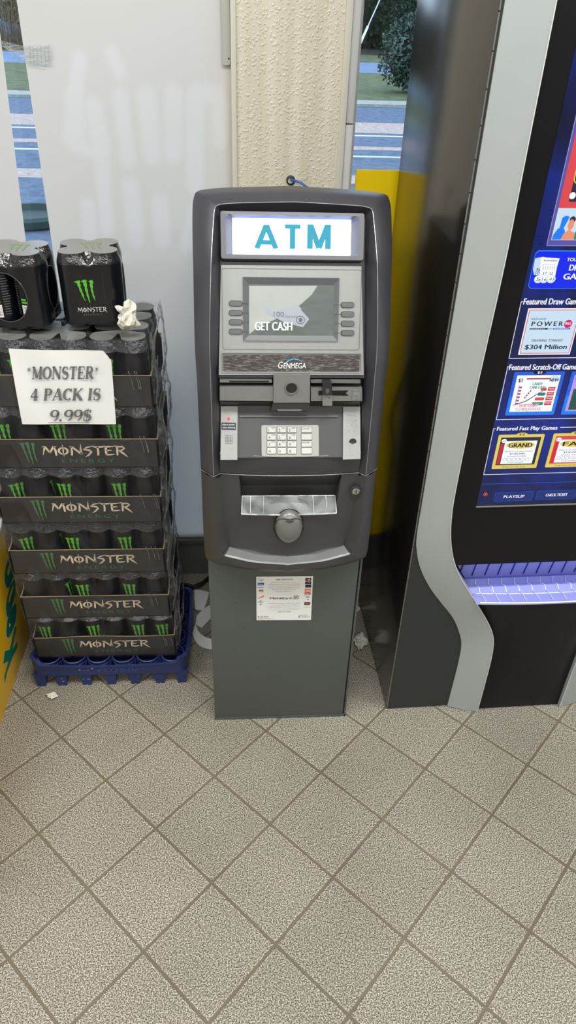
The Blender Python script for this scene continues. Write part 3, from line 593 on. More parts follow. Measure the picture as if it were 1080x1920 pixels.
swrite('MONEYPASS', 106, 132, 208, 12, 0); swrite('STAR', 122, 156, 200, 20, 0, .03); sbox(108, 184, 208, 226, 4); swrite('Plus', 122, 218, 196, 26, 9); swrite('PULSE', 108, 264, 196, 18, 0, .03)
sbox(124, 292, 158, 330, 2); sbox(158, 292, 196, 330, 8); swrite('NYCE', 130, 326, 190, 22, 9, .03); swrite('ACCEL', 108, 360, 196, 9, 3); sbox(110, 372, 206, 430, 9); mb.poly([plD.pt(*sx(x, y), .0013) for x, y in ((112, 424), (206, 376), (204, 404), (116, 432))], plD.n, 0, 3)
swrite('Shazam', 112, 492, 196, 20, 4); mb.poly([plD.pt(*sx(x, y), .0013) for x, y in ((140, 490), (158, 452), (172, 490), (158, 474))], plD.n, 0, 4); swrite('AF', 138, 530, 172, 22, 0, .04)
for y0, c1, c2, c3 in ((110, 0, 2, 6), (163, 0, 2, 5), (215, 0, 4, 4)):
    sbox(848, y0, 944, y0+46, c1); u, v = sx(886, y0+23); ell(mb, plD, u, v, .0024, .0024, .0013, 0, c2, 14); u, v = sx(912, y0+23); ell(mb, plD, u, v, .0024, .0024, .0015, 0, c3, 14)
sbox(840, 278, 938, 324, 3); swrite('VISA', 852, 316, 926, 28, 9, .03); sbox(838, 332, 934, 374, 2); swrite('Disc', 850, 368, 924, 30, 9, .03); sbox(840, 384, 936, 424, 9); swrite('AMEX', 856, 416, 918, 26, 5, .04); u, v = sx(892, 446); ell(mb, plD, u, v, .0018, .0018, .0013, 0, 4, 12)
sbox(832, 486, 928, 532, 7); swrite('Alpine', 842, 520, 918, 20, 9); swrite('CIRRUS', 826, 572, 926, 14, 1)
mb.build('lettering', cols, st)

# ---- upper face of the machine
plS = PL((AX, 1.362, 1.08), (1, 0, 0), (0, .068, .185))    # screen panel, leaning back
mb = MB()
# back plate filling the recess
bq = [railG[0], railG[-1]]
mb.poly([V((AX-.155, 1.395, .93)), V((AX+.155, 1.395, .93)), V((AX+.155, 1.397, 1.08)), V((AX-.155, 1.397, 1.08))], V((0, -1, 0)), 0)
mb.poly([plS.pt(-.155, -.01, -.016), plS.pt(.155, -.01, -.016), plS.pt(.152, .335, -.016), plS.pt(-.152, .335, -.016)], plS.n, 0)
mb.build('recess_plate', pad, atm)
S = lambda x, y, off=0: plS.pt(*plS.loc(x, y, off), off)
def ppoly(mb, pl, px, off, th=0, mi=0): mb.poly([pl.hit(x, y, off) for x, y in px], pl.n, th, mi)
mb = MB(); ppoly(mb, plS, [(410, 703), (682, 703), (677.5, 499), (414.5, 497)], .004, .02); sp_o = mb.build('silver_panel', silver, atm)
mb = MB()   # engraved outline around the screen area
r1 = [plS.loc(x, y) for x, y in ((415, 656), (677, 656), (674, 505), (418, 504))]
a = (sum(p[0] for p in (r1[0], r1[3]))/2, (r1[0][1]+r1[1][1])/2, (r1[1][0]+r1[2][0])/2, (r1[2][1]+r1[3][1])/2)
frame(mb, plS, a[0], a[1], a[2], a[3], .0011, .0046, .004); mb.build('panel_groove', mat('groove_grey', (96, 98, 98), .5), sp_o)
# screen bezel and screen
bo = rect_px(plS, 456.5, 522, 635.5, 638.5); bi = rect_px(plS, 466.5, 535, 625.5, 628.5)
mb = MB(); ringf(mb, plS, rrect(*bo, .001), rrect(*bi, .001), .0085, .0047); ringf(mb, plS, rrect(bo[0]-.0006, bo[1]-.0006, bo[2]+.0006, bo[3]+.0006, .001), rrect(*bo, .001), .003, .0085)
mb.build('screen_bezel', mat('bezel_grey', (84, 86, 90), .4), atm, ang=20)
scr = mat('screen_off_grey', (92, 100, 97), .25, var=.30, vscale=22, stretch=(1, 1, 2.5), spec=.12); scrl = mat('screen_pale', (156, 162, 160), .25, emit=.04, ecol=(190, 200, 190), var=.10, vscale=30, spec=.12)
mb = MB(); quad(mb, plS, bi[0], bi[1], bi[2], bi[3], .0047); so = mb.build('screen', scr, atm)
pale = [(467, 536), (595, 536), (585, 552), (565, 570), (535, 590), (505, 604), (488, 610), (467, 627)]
mb = MB(); ppoly(mb, plS, pale, .0050); mb.build('screen_pale_area', scrl, so)  # flat paler area over the upper left of the screen
note = mat('note_print', (140, 146, 156), .25, emit=.08, ecol=(190, 196, 220)); notei = mat('note_ink', (84, 90, 104), .2)
mb = MB()
ppoly(mb, plS, [(490, 568), (500, 572), (512, 583), (560, 573), (566, 580), (520, 596), (505, 590)], .0052); ppoly(mb, plS, [(510, 592), (558, 574), (580, 598), (568, 614), (532, 604)], .0054)
for s_, x0, y0, x1 in (('100', 513, 594, 532), ('ONE HUNDRED', 534, 596, 568)): write_px(mb, plS, s_, x0, y0, x1, .010 if s_ == '100' else .004, .0057, mi=1)
u, v = plS.loc(563, 600); ell(mb, plS, u, v, .009, .008, .0056, mi=1); ell(mb, plS, u, v, .0075, .0066, .0059, mi=0); ell(mb, plS, u, v, .004, .0045, .0061, mi=1)
mb.build('banknote_picture', [note, notei], so)
mb = MB(); write_px(mb, plS, 'GET CASH', 478, 619.5, 547, .0165, .0064, bold=.03); mb.build('lettering', glow('screen_white', (235, 240, 240), .8), so)
btn = mat('button_grey', (88, 92, 92), .35); rim = mat('button_rim', (40, 42, 44), .4)
for k in range(4):
    for sd in (0, 1):
        x0, x1 = ((429, 455), (638, 664))[sd]; yy = (569.3+k*17.5) if sd == 0 else (572+k*17.4)
        q = rect_px(plS, x0, yy-5.5, x1, yy+5.5); mb = MB(); rr(mb, plS, q[0], q[1], q[2], q[3], .0055, .0052, .004); bb = mb.build('function_key', rim, atm)
        mb = MB(); rr(mb, plS, q[0]+.0012, q[1]+.0012, q[2]-.0012, q[3]-.0012, .0042, .0078, .004); mb.build('key_cap', btn, bb)
        mb = MB(); xa = (455, 467) if sd == 0 else (626, 638); ua = plS.loc(xa[0], yy); ub = plS.loc(xa[1], yy)
        quad(mb, plS, ua[0], ua[1]-.0003, ub[0], ua[1]+.0003, .0082); mb.build('key_line', rim, bb)
# brand strip
mb = MB(); q = rect_px(plS, 419, 666, 674, 696); ringf(mb, plS, rrect(q[0]-.003, q[1]-.003, q[2]+.003, q[3]+.003, .003), rrect(*q, .001), .0060, .0035)
mb.build('brand_frame', mat('brand_rim', (130, 133, 132), .4, metal=.4), atm)
m_ = bpy.data.materials.new('scuffed_brown'); m_.use_nodes = True; nt = m_.node_tree; bs = nt.nodes['Principled BSDF']
tc = nt.nodes.new('ShaderNodeTexCoord'); mp = nt.nodes.new('ShaderNodeMapping'); mp.inputs['Scale'].default_value = (25, 25, 190); mp.inputs['Rotation'].default_value = (0, .35, 0); nn = nt.nodes.new('ShaderNodeTexNoise'); nn.inputs['Scale'].default_value = 2.2; nn.inputs['Detail'].default_value = 8; nn.inputs['Roughness'].default_value = .7
cr = nt.nodes.new('ShaderNodeValToRGB'); cr.color_ramp.elements[0].position = .50; cr.color_ramp.elements[0].color = sr((50, 42, 40)); cr.color_ramp.elements[1].position = .86; cr.color_ramp.elements[1].color = sr((176, 176, 170))
for a_, b__ in ((tc.outputs['Object'], mp.inputs[0]), (mp.outputs[0], nn.inputs['Vector']), (nn.outputs[0], cr.inputs[0]), (cr.outputs[0], bs.inputs['Base Color'])): nt.links.new(a_, b__)
bs.inputs['Roughness'].default_value = .4
mb = MB(); quad(mb, plS, q[0], q[1], q[2], q[3], .0045); bst = mb.build('brand_strip', m_, atm)
white = mat('white_print', (228, 232, 232), .4); cyan = mat('cyan_print', (40, 160, 215), .4)
mb = MB(); write_px(mb, plS, 'G', 521.5, 690.5, 530, .0135, .0050, shear=.2); write_px(mb, plS, 'ENMEGA', 531, 690.5, 573, .0110, .0050, shear=.15)
mb.build('lettering', white, bst)
mb = MB(); ar = [(536, 680), (541, 675.5), (550, 673), (560, 674.5), (568, 679)]; pts = [plS.loc(x, y) for x, y in ar]; vs, fs = stroke(pts, [.003, .0024, .0018, .0012, .0004]); mb.add([plS.pt(u, v, .0053) for u, v in vs], fs); mb.build('logo_swoosh', cyan, bst)
# lit sign box
plG = PL(atY(548, 441, 1.448), (1, 0, 0), (0, .075, .185))
G = lambda x, y, off=0: plG.hit(x, y, off)
q = rect_px(plG, 413.5, 400, 683.5, 487); qi = rect_px(plG, 424, 407, 672, 478); q2 = rect_px(plG, 436, 411, 660, 473.5)
mb = MB(); ringf(mb, plG, rrect(q[0], q[1], q[2], q[3], .004), rrect(q[0]+.0015, q[1]+.0015, q[2]-.0015, q[3]-.0015, .004), -.004, .008); ringf(mb, plG, rrect(q[0]+.0015, q[1]+.0015, q[2]-.0015, q[3]-.0015, .004), rrect(*qi, .004), .008, .0085)
ringf(mb, plG, rrect(*qi, .004), rrect(*q2, .001), .0085, -.010)
outer = [(u, v) for u, v in rrect(q[0], q[1], q[2], q[3], .004)]; mb.rails([[plG.pt(u, v, -.004) for u, v in outer+outer[:1]], [plG.pt(u, v, -.035) for u, v in outer+outer[:1]]])
sb = mb.build('sign_box', mat('sign_box_grey', (104, 104, 110), .38, metal=.2), atm, ang=25)
mb = MB(); quad(mb, plG, q2[0], q2[1], q2[2], q2[3], -.0095); signf = mb.build('sign_face', mat('lit_white', (235, 245, 255), .3, emit=3.0, ecol=(214, 230, 255)), sb)
mb = MB()
BL = {'A': [([(.02, 0), (.5, 1)], .0), ([(.98, 0), (.5, 1)], 0), ([(.2, .27), (.8, .27)], 1)], 'T': [([(.5, 0), (.5, 1)], 0), ([(0, .92), (1, .92)], 1)], 'M': [([(.09, 0), (.09, 1)], 0), ([(.91, 0), (.91, 1)], 0), ([(.12, 1), (.5, .04)], 0), ([(.88, 1), (.5, .04)], 0)]}
for ch, x0, x1 in (('A', 481, 518.5), ('T', 534.5, 563.5), ('M', 578, 619.5)):
    a = plG.loc(x0, 465.5); b_ = plG.loc(x1, 465.5); w = b_[0]-a[0]; h = .0455
    for j, (pts, kk) in enumerate(BL[ch]):
        vs, fs = stroke([(x*w, y*h) for x, y in pts], .0112 if not kk else .0088); vs = [(x, min(h, max(0, y))) for x, y in vs]; mb.add([plG.pt(a[0]+x, a[1]+y, -.0085+j*3e-5) for x, y in vs], fs)
mb.build('lettering', mat('lit_cyan', (0, 90, 110), .4, emit=.62, ecol=(0, 158, 186)), sb)
for v_ in (q2[3]-.001, q2[1]+.001):
    mb = MB(); quad(mb, plG, q2[0]+.006, v_-.001, q2[2]-.006, v_+.001, -.0085)
    mb.build('sign_lamp', mat('blue_white_lamp', (200, 210, 255), .3, emit=12, ecol=(110, 130, 255)), sb)
# card reader row
plC = PL((AX, 1.357, 1.04), (1, 0, 0), (0, .0, 1))
mb = MB(); q = rect_px(plC, 411, 704, 682, 772); mb.box((AX-.147, 1.372, q[1]-.004), (AX+.147, 1.40, q[3]), bev=.001); mb.build('reader_bay', mat('bay_dark', (44, 45, 47), .4), atm)
mb = MB(); ppoly(mb, plC, [(412, 751), (512, 752), (512, 726), (412, 726)], .002, .012); mb.build('receipt_plate', silver, atm)
mb = MB(); ppoly(mb, plC, [(412, 717), (510, 717.5), (510, 713), (412, 712.5)], .0, .01); rs = mb.build('receipt_slot', silver, atm)
mb = MB(); ppoly(mb, plC, [(430, 716.2), (504, 716.5), (504, 714), (430, 713.7)], .0008); mb.build('slot_mouth', blackp, rs)
mb = MB(); ppoly(mb, plC, [(512.5, 755), (581, 755), (581.5, 703), (513, 702)], .006, .014); cp_ = mb.build('centre_plate', silver, atm)
mb = MB(); u, v = plC.loc(546.5, 727.5, .006); 
mb.lathe([(.0145, 0), (.0142, .002), (.0118, .0022), (.0112, .0005)], plC.pt(u, v, .006), 32, ax='Y'); cm = mb.build('camera_ring', mat('grey_ring', (120, 122, 122), .4, metal=.3), cp_)
mb = MB(); ell(mb, plC, u, v, .0115, .0115, .0068, 0, 0, 28); mb.build('camera_window', mat('smoked_glass', (36, 38, 38), .15, var=.5, vscale=300), cp_)
mb = MB(); ppoly(mb, plC, [(583, 752), (679, 752), (679, 728), (583, 728)], .002, .012); rp = mb.build('reader_plate', silver, atm)
mb = MB(); ppoly(mb, plC, [(583, 718), (676, 719), (676, 714), (583, 713.5)], .0, .008); mb.build('reader_trim', mat('mid_grey', (120, 122, 122), .4, metal=.3), atm)
mb = MB(); ppoly(mb, plC, [(597, 741), (654, 742), (648, 737), (654, 732), (597, 733)], .0025); mb.build('card_slot', blackp, rp)
mb = MB(); ppoly(mb, plC, [(605, 741), (623, 741), (622, 719), (621, 717), (606, 717), (605, 719)], .018, .018); mb.build('card_throat', mat('throat_black', (40, 42, 44), .3), rp)
mb = MB(); ppoly(mb, plC, [(605, 761), (623, 761), (623, 741), (605, 741)], .014, .014); lip_ = mb.build('card_lip', silver, rp)
mb = MB(); u, v = plC.loc(614, 733, .018); ell(mb, plC, u, v, .004, .006, .0185); mb.build('thumb_dimple', mat('dimple', (84, 86, 88), .3), rp)
mb = MB(); u, v = plC.loc(617, 746, .014); ell(mb, plC, u, v, .001, .001, .0146, n=8); mb.build('indicator', blackp, rp)
mb = MB(); q = rect_px(plC, 659, 731, 677, 750); rr(mb, plC, *q, .002, .0035, .001); ic = mb.build('card_icon', mat('icon_grey', (128, 132, 130), .4), rp)
mb = MB(); frame(mb, plC, q[0]+.001, q[1]+.001, q[2]-.001, q[3]-.001, .0006, .0039); quad(mb, plC, q[0]+.007, q[1]+.003, q[0]+.013, q[1]+.009, .0041); quad(mb, plC, q[0]+.003, q[1]+.011, q[0]+.012, q[1]+.0125, .0041); mb.build('icon_mark', silver, ic)
# soffit under the row, keypad shelf
plK = PL((AX, 1.329, .912), (1, 0, 0), (0, .062, .092))
q = [(448, 863), (642, 862), (635, 779), (449, 779)]
mb = MB(); tl_ = [plK.pt(-.150, -.010), plK.pt(.150, -.010), plK.pt(.150, .112), plK.pt(-.150, .112)]; mb.poly(tl_, plK.n, .01); mb.build('keypad_shelf', mat('shelf_plastic', (68, 69, 70), .4, metal=.3, bump=.1, bscale=900), atm)
mb = MB(); zs = plC.loc(546, 756, .004)[1]+1.04
mb.rails([[V((AX-.147, 1.356, zs)), V((AX+.147, 1.356, zs))], [V((AX-.147, 1.395, zs-.030)), V((AX+.147, 1.395, zs-.030))]], flip=True)
mb.poly([plC.hit(x, y, .004) for x, y in ((512, 755), (581, 755), (579, 770), (508, 770))], plC.n, .03)
mb.build('reader_underside', mat('soffit', (52, 53, 54), .45), atm)
mb = MB(); mb.poly([plC.hit(x, y, .005) for x, y in ((520, 768), (566, 768), (565, 770.6), (521, 770.6))], plC.n, .003); mb.build('keypad_lamp', mat('lamp_strip', (120, 122, 120), .3), atm)
mb = MB(); mb.tube([plK.hit(449, 780.5, .004), plK.hit(634, 780.5, .004)], .0012, 6); mb.build('shelf_trim', edge, atm)
for nm, px in (('alarm_plate', [(413.5, 862), (445, 862), (445.5, 762), (414, 762)]), ('audio_plate', [(643, 861.5), (676, 860.5), (675.5, 762.5), (643.5, 763)])):
    mb = MB(); ppoly(mb, plK, px, .006, .016); o = mb.build(nm, silver, atm)
    mb = MB()
    if nm == 'alarm_plate':
        for i in range(5):
            for j in range(6):
                u, v = plK.loc(423.5+i*2.9, 817+j*2.9, .006); ell(mb, plK, u, v, .0009, .0011, .0064, n=8)
        mb.build('speaker_grille', blackp, o)
        mb = MB(); ppoly(mb, plK, [(415, 805.5), (442.5, 806.5), (442.5, 793), (415, 792)], .0066); mb.build('alarm_label', mat('label_dark', (34, 40, 48), .4), o)
        mb = MB(); write_px(mb, plK, 'Alarm active', 417, 798.4, 440, .0042, .0074); write_px(mb, plK, 'when flashing', 417, 804.6, 441, .0042, .0074); mb.build('lettering', white, o)
        mb = MB(); u, v = plK.loc(428.5, 785.5, .006); mb.lathe([(.0032, 0), (.003, .001)], plK.pt(u, v, .006), 16, ax='Y'); ell(mb, plK, u, v, .0015, .0015, .0075, n=12); ringf(mb, plK, [(u+.0034*math.cos(2*PI*i/20), v+.0034*math.sin(2*PI*i/20)) for i in range(20)], [(u+.0024*math.cos(2*PI*i/20), v+.0024*math.sin(2*PI*i/20)) for i in range(20)], .0070)
        mb.build('alarm_light', mat('red_led', (230, 20, 40), .3, emit=2.5), o)
    else:
        for rw_, y0 in enumerate((779, 788.5, 797, 806)):
            for i in range(8):
                if random.random() < .55: u, v = plK.loc(651+i*2.4, y0+random.choice((0, 2.4)), .006); ell(mb, plK, u, v, .0007, .0009, .0066, .0003, n=6)
        mb.build('braille_dots', mat('braille_grey', (96, 98, 98), .4), o)
        mb = MB(); u, v = plK.loc(661.5, 828, .006); c_ = plK.pt(u, v, .006); mb.lathe([(.0078, 0), (.0076, .0015), (.0048, .002), (.0042, .0005)], c_, 24, ax='Y'); jk = mb.build('audio_jack', mat('jack_rim', (70, 72, 72), .3, metal=.5), o)
        mb = MB(); ell(mb, plK, u, v, .0045, .005, .0020+.006); mb.build('jack_hole', blackp, jk)
# keypad
mb = MB(); kq = [plK.loc(x, y) for x, y in ((490, 856), (599, 855.5), (596, 797.5), (490.5, 797.5))]
ku0 = (kq[0][0]+kq[3][0])/2; ku1 = (kq[1][0]+kq[2][0])/2; kv0 = kq[0][1]; kv1 = kq[2][1]
rr(mb, plK, ku0, kv0, ku1, kv1, .004, .003, .003); ko = mb.build('keypad', mat('keypad_steel', (150, 152, 148), .4, metal=.5), atm)
keyc = mat('key_steel', (182, 184, 180), .3, metal=.45); keyi = mat('key_ink', (36, 38, 42), .5)
xc = [(501, 517), (520, 536), (539, 555), (565, 584)]; yc = [(801, 811.5), (814, 825), (827, 838), (840, 851)]
digits = [['1', '2', '3', 'CANCEL'], ['4', '5', '6', ''], ['7', '8', '9', 'ENTER'], ['*', '0', '#', '']]; sub = [['QZ', 'ABC', 'DEF'], ['GHI', 'JKL', 'MNO'], ['PRS', 'TUV', 'WXY'], ['', '', '']]
for j in range(4):
    for i in range(4):
        q = rect_px(plK, xc[i][0], yc[j][0], xc[i][1], yc[j][1]); mb = MB(); rr(mb, plK, q[0]-.0008, q[1]-.0008, q[2]+.0008, q[3]+.0008, .0015, .0034); key = mb.build('key', rim, ko)
        mb = MB(); rr(mb, plK, *q, .0012, .0062, .003); mb.build('key_cap', keyc, key)
        mb = MB(); hgt = q[3]-q[1]; wid = q[2]-q[0]
        if digits[j][i]:
            if i < 3: write(mb, plK, digits[j][i], q[0]+wid*.14, q[1]+hgt*.15, None, hgt*.5, .0066)
            else: write(mb, plK, digits[j][i], q[0]+wid*.1, q[1]+hgt*.6, wid*.7, hgt*.22, .0066)
            if i < 3 and sub[j][i]: write(mb, plK, sub[j][i], q[0]+wid*.5, q[1]+hgt*.68, wid*.4, hgt*.22, .0066)
            mb.build('lettering', keyi, key)
# cable behind the machine
mb = MB(); c0_ = atY(545, 338, WY-.034); mb.lathe([(.0115, 0), (.0115, .004), (.008, .005)], (c0_.x, WY-.030, c0_.z), 20, ax='Y'); cbl = mb.build('blue_cable_grommet', mat('grommet', (24, 28, 40), .4)); tag(cbl, 'small dark round grommet in the beige column above the cash machine', 'grommet')
mb = MB(); mb.tube(cat([c0_+V((0, .02, 0)), c0_+V((.006, -.012, .002)), c0_+V((.030, -.03, -.004)), c0_+V((.055, -.06, -.03)), c0_+V((.06, -.075, -.12))], 5), .0032, 8)
tag(mb.build('blue_cable', mat('blue_cable', (34, 84, 160), .4)), 'thin blue network cable coming out of the column behind the cash machine', 'cable')

# ------------------------------------------------------------ lottery kiosk
KA = math.radians(2.0); KO = V((.422, 1.388, 0)); KU = V((math.cos(KA), math.sin(KA), 0)); plF = PL(KO, KU, (0, 0, 1))
kio = thing('lottery_kiosk', KO, 'tall black lottery vending kiosk with silver wave fins and a lit blue touch screen', 'lottery kiosk', rz=KA)
kside = mat('kiosk_gloss_laminate', (34, 30, 29), .17, spec=.7, bump=.02, bscale=60)
kfront = mat('kiosk_charcoal', (38, 43, 43), .5, bump=.35, bscale=140, stretch=(1, 1, .12))
kblack = mat('kiosk_black', (15, 15, 18), .34, spec=.25, var=.1, vscale=10)
finm = mat('kiosk_silver_fin', (166, 174, 174), .42, metal=.25)
KH = 1.98; UC = .395; KW = 2*UC
def kbox(mb, u0, w0, z0, u1, w1, z1, **k):
    # w: depth behind the front
    c = plF.pt((u0+u1)/2, (z0+z1)/2, -(w0+w1)/2); d = V((abs(u1-u0)/2, abs(w1-w0)/2, (z1-z0)/2)); mb.box(c-d, c+d, rot=KA, **k)
mb = MB(); kbox(mb, 0, .004, .0, .018, .56, KH, bev=.001); kbox(mb, KW-.018, .004, .0, KW, .56, KH, bev=.001); kbox(mb, .018, .54, .0, KW-.018, .56, KH); kbox(mb, .018, .02, KH-.018, KW-.018, .54, KH); mb.build('side_panel', kside, kio)
mb = MB(); fl_px = [(865, 500), (823, 750), (791, 945), (782, 1000), (781, 1030), (788, 1065), (805, 1100), (827, 1130), (847, 1155), (859, 1180), (865, 1207), (860, 1240), (850, 1280), (838, 1326)]
fr_px = [(945, 500), (889, 750), (856, 910), (847, 965), (845, 1010), (850, 1048), (862, 1080), (880, 1110), (900, 1142), (917, 1172), (925, 1198), (922, 1230), (911, 1275), (893, 1341)]
FO = .030
FL = [V((u, v, 0)) for u, v in (plF.loc(x, y, .002) for x, y in fl_px)]; FR = [V((u, v, 0)) for u, v in (plF.loc(x, y, FO) for x, y in fr_px)]
FL = [V((FL[0].x, KH, 0)), V((FL[0].x, 1.5, 0))]+FL; FR = [V((FR[0].x, KH, 0)), V((FR[0].x, 1.5, 0))]+FR
FL[-1].y = .004; FR[-1].y = .002
FL = cat(FL, 5); FR = cat(FR, 5)
FL_, FR_ = FL, FR
fmid = [(a.x*.55+b_.x*.45, a.y) for a, b_ in zip(FL_, FR_)]
for sg in (0, 1):
    X_ = (lambda u: u) if sg == 0 else (lambda u: 2*UC-u)
    mb = MB(); mb.rails([[plF.pt(X_(.0012), max(0, v), -.016) for u, v in fmid], [plF.pt(X_(.0012), max(0, v), 0) for u, v in fmid], [plF.pt(X_(u), max(0, v), 0) for u, v in fmid]], flip=(sg == 1)); mb.build('front_surround', kfront, kio)
mb = MB(); z = .01
while z < KH-.05: mb.tube([plF.pt(.0005, z, .0008), plF.pt(.0005, z+.052, .0008)], .0016, 6); z += .0545
mb.build('piano_hinge', mat('hinge_metal', (150, 148, 142), .35, metal=.8), kio)
def finu(z):
    for a, b_ in zip(FR[:-1], FR[1:]):
        if a.y >= z >= b_.y: f = (a.y-z)/max(a.y-b_.y, 1e-6); return a.x+(b_.x-a.x)*f
    return FR[0].x if z > 1 else FR[-1].x
for sg in (0, 1):
    X_ = (lambda u: u) if sg == 0 else (lambda u: 2*UC-u)
    r0 = [plF.pt(X_(p.x), p.y, -.001) for p in FL]; r1_ = [plF.pt(X_(p.x), p.y, .003) for p in FL]
    r2 = [plF.pt(X_(p.x), p.y, FO) for p in FR]; r3 = [plF.pt(X_(p.x+.0012), p.y, FO-.001) for p in FR]; r4 = [plF.pt(X_(p.x+.001), p.y, -.03) for p in FR]
    rm = [a.lerp(b_, .5)+plF.n*.0035 for a, b_ in zip(r1_, r2)]
    mb = MB(); mb.rails([r0, r1_, rm, r2, r3, r4], flip=(sg == 1)); mb.build('silver_fin', finm, kio, ang=40)
    mb = MB(); mb.tube([p+plF.n*.0004 for p in r2], .0011, 5); mb.build('fin_edge', mat('fin_edge_light', (205, 210, 208), .35), kio)
# upper black door, tray, lower door
zt0 = plF.loc(960, 1056, .015)[1]; zt1 = plF.loc(960, 1126, .045)[1]
mb = MB()
def up_(s, t_): z = zt0+(KH-.002-zt0)*t_**1.5; a = finu(z)-.003; return plF.pt(a+(2*UC-2*a)*s, z, .015)
mb.grid(up_, 4, 40); mb.grid(lambda s, t_: plF.pt(finu(zt0)-.003+(2*UC-2*finu(zt0)+.006)*s, zt0, .015-.075*t_), 4, 2, flip=True); updoor = mb.build('upper_door', kblack, kio)
mb = MB()
def lo_(s, t_): z = .003+(zt1-.003)*t_; a = finu(z)+.0008; e_ = min(1, s*7, (1-s)*7); return plF.pt(a+(2*UC-2*a)*s, z, .018+e_*(.027*t_**2+.012*bow(s)*(t_**.5)))
mb.grid(lo_, 24, 24); mb.build('lower_door', kblack, kio)
tray = mat('clear_tray_plastic', (150, 156, 206), .18, spec=.6, bump=.05, bscale=40)
prof = [(-.055, 1055), (-.060, 1078), (-.042, 1081), (-.036, 1092), (-.010, 1097), (.004, 1108), (.012, 1109), (.050, 1126), (.052, 1129)]
PZ = [(o_, plF.loc(1000, y, o_)[1]) for o_, y in prof]; PZ[0] = (-.055, zt0+.002)
mb = MB(); ua = finu(zt1)-.085
def trl(z): return finu(z)+.0008
mb.rails([[plF.pt(trl(z)+(2*UC-2*trl(z))*i/20, z, o_+(.010*bow(i/20) if o_ > 0 else 0)) for i in range(21)] for o_, z in PZ], flip=True)
tro = mb.build('ticket_tray', tray, kio, ang=20)
mb = MB(); mbd = MB()
for k in range(14):
    u = .165+k*.036
    if u > KW-.165: break
    lf = lambda j, du: plF.pt(u+du, PZ[j][1], PZ[j][0])+plF.n*.0015+V((0, 0, .0015))
    if u > trl(PZ[4][1])+.004 and u < 2*UC-trl(PZ[4][1]): mb.tube([lf(j, 0) for j in (2, 3, 4, 5, 6, 7)], .0012, 5)
    mbd.tube([lf(0, .006)+V((0, 0, -.012)), lf(1, -.004)+V((0, 0, .006))], .0018, 5)
mb.build('tray_rib', mat('rib_plastic', (222, 224, 240), .2), tro); mbd.build('tray_slot', mat('slot_blue', (24, 30, 150), .4), tro)
mb = MB(); mb.tube([plF.pt(trl(zt1)+.01+(2*UC-2*trl(zt1)-.02)*i/20, PZ[7][1]+.001, PZ[7][0]+.001+.010*bow(i/20)) for i in range(21)], .002, 6); mb.tube([plF.pt(trl(PZ[5][1])+.01+(2*UC-2*trl(PZ[5][1])-.02)*i/20, PZ[5][1]+.002, PZ[5][0]+.003+.010*bow(i/20)) for i in range(21)], .0014, 6); mb.build('tray_lip', mat('lip_white', (226, 228, 244), .2), tro)
mb = MB(); c0_ = plF.pt(UC, zt0-.004, -.012); d = V((.22, .004, .002)); mb.box(c0_-d, c0_+d, rot=KA); mb.build('blue_lamp', mat('blue_led', (60, 60, 255), .4, emit=8, ecol=(50, 60, 255)), tro)
# touch screen
su0, sv0 = plF.loc(893, 948, .0155); su1 = 2*UC-su0; sv1 = sv0+.94
plV = PL(plF.pt(0, 0, .0160), KU, (0, 0, 1))
def scrmat():
    m = bpy.data.materials.new('blue_screen'); m.use_nodes = True; nt = m.node_tree; b = nt.nodes['Principled BSDF']; L = nt.links.new; N = nt.nodes.new
    tc = N('ShaderNodeTexCoord'); mp = N('ShaderNodeMapping'); mp.inputs['Scale'].default_value = (3.5, 1, 2.2); n = N('ShaderNodeTexNoise'); n.inputs['Scale'].default_value = 1.3; n.inputs['Detail'].default_value = 3; n.inputs['Distortion'].default_value = 1.2
    cr = N('ShaderNodeValToRGB'); e = cr.color_ramp.elements; e[0].position = .34; e[0].color = sr((5, 11, 38)); e[1].position = .70; e[1].color = sr((16, 40, 140)); k = e.new(.52); k.color = sr((8, 22, 76))
    L(tc.outputs['Object'], mp.inputs[0]); L(mp.outputs[0], n.inputs['Vector']); L(n.outputs[0], cr.inputs[0]); L(cr.outputs[0], b.inputs['Emission Color']); b.inputs['Emission Strength'].default_value = 1; b.inputs['Base Color'].default_value = (.004, .005, .01, 1); b.inputs['Roughness'].default_value = .07
    return m
mb = MB(); quad(mb, plV, su0, sv0, su1, sv1, -.0003); screen = mb.build('touch_screen', scrmat(), updoor)
mb = MB(); mb.box(V((0, 0, 0)), V((0, 0, 0))) if False else None
a = plF.pt(su0-.001, sv0-.003, .0165); b_ = plF.pt(su1, sv0-.003, .0165); mb.tube([a, b_], .0022, 6); mb.build('metal_strip', mat('chrome', (190, 190, 188), .18, metal=1), updoor)
SG = {}
def g(name, rgb, e=1.0):
    if name not in SG: SG[name] = mat('lit_'+name, tuple(x*.12 for x in sr(rgb)[:3]), .1, emit=e, ecol=rgb)
    return SG[name]
pal = [g('white_', (236, 240, 246)), g('pale_blue', (190, 212, 232)), g('red', (196, 36, 60)), g('ink', (14, 18, 44)), g('royal', (20, 40, 225)), g('sky', (40, 130, 225)), g('frame_blue', (38, 90, 205)), g('gold', (214, 196, 90)), g('magenta', (200, 26, 96)), g('navy_button', (22, 44, 110)), g('green', (30, 130, 110)), g('skin', (222, 140, 110)), g('bright_blue', (30, 120, 230)), g('coral', (210, 70, 74)), g('violet', (90, 80, 160)), g('lilac', (170, 150, 220)), g('dark_green', (40, 80, 66)), g('dark_slate', (40, 42, 62)), g('orange', (235, 90, 50)), g('grey', (150, 158, 180))]
W_, PB, RD, IK, RY, SK, FB, GD, MG, NB, GN, SN, BB, CR_, VI, LI, DG, DS, OR, GY = range(20)
mb = MB()
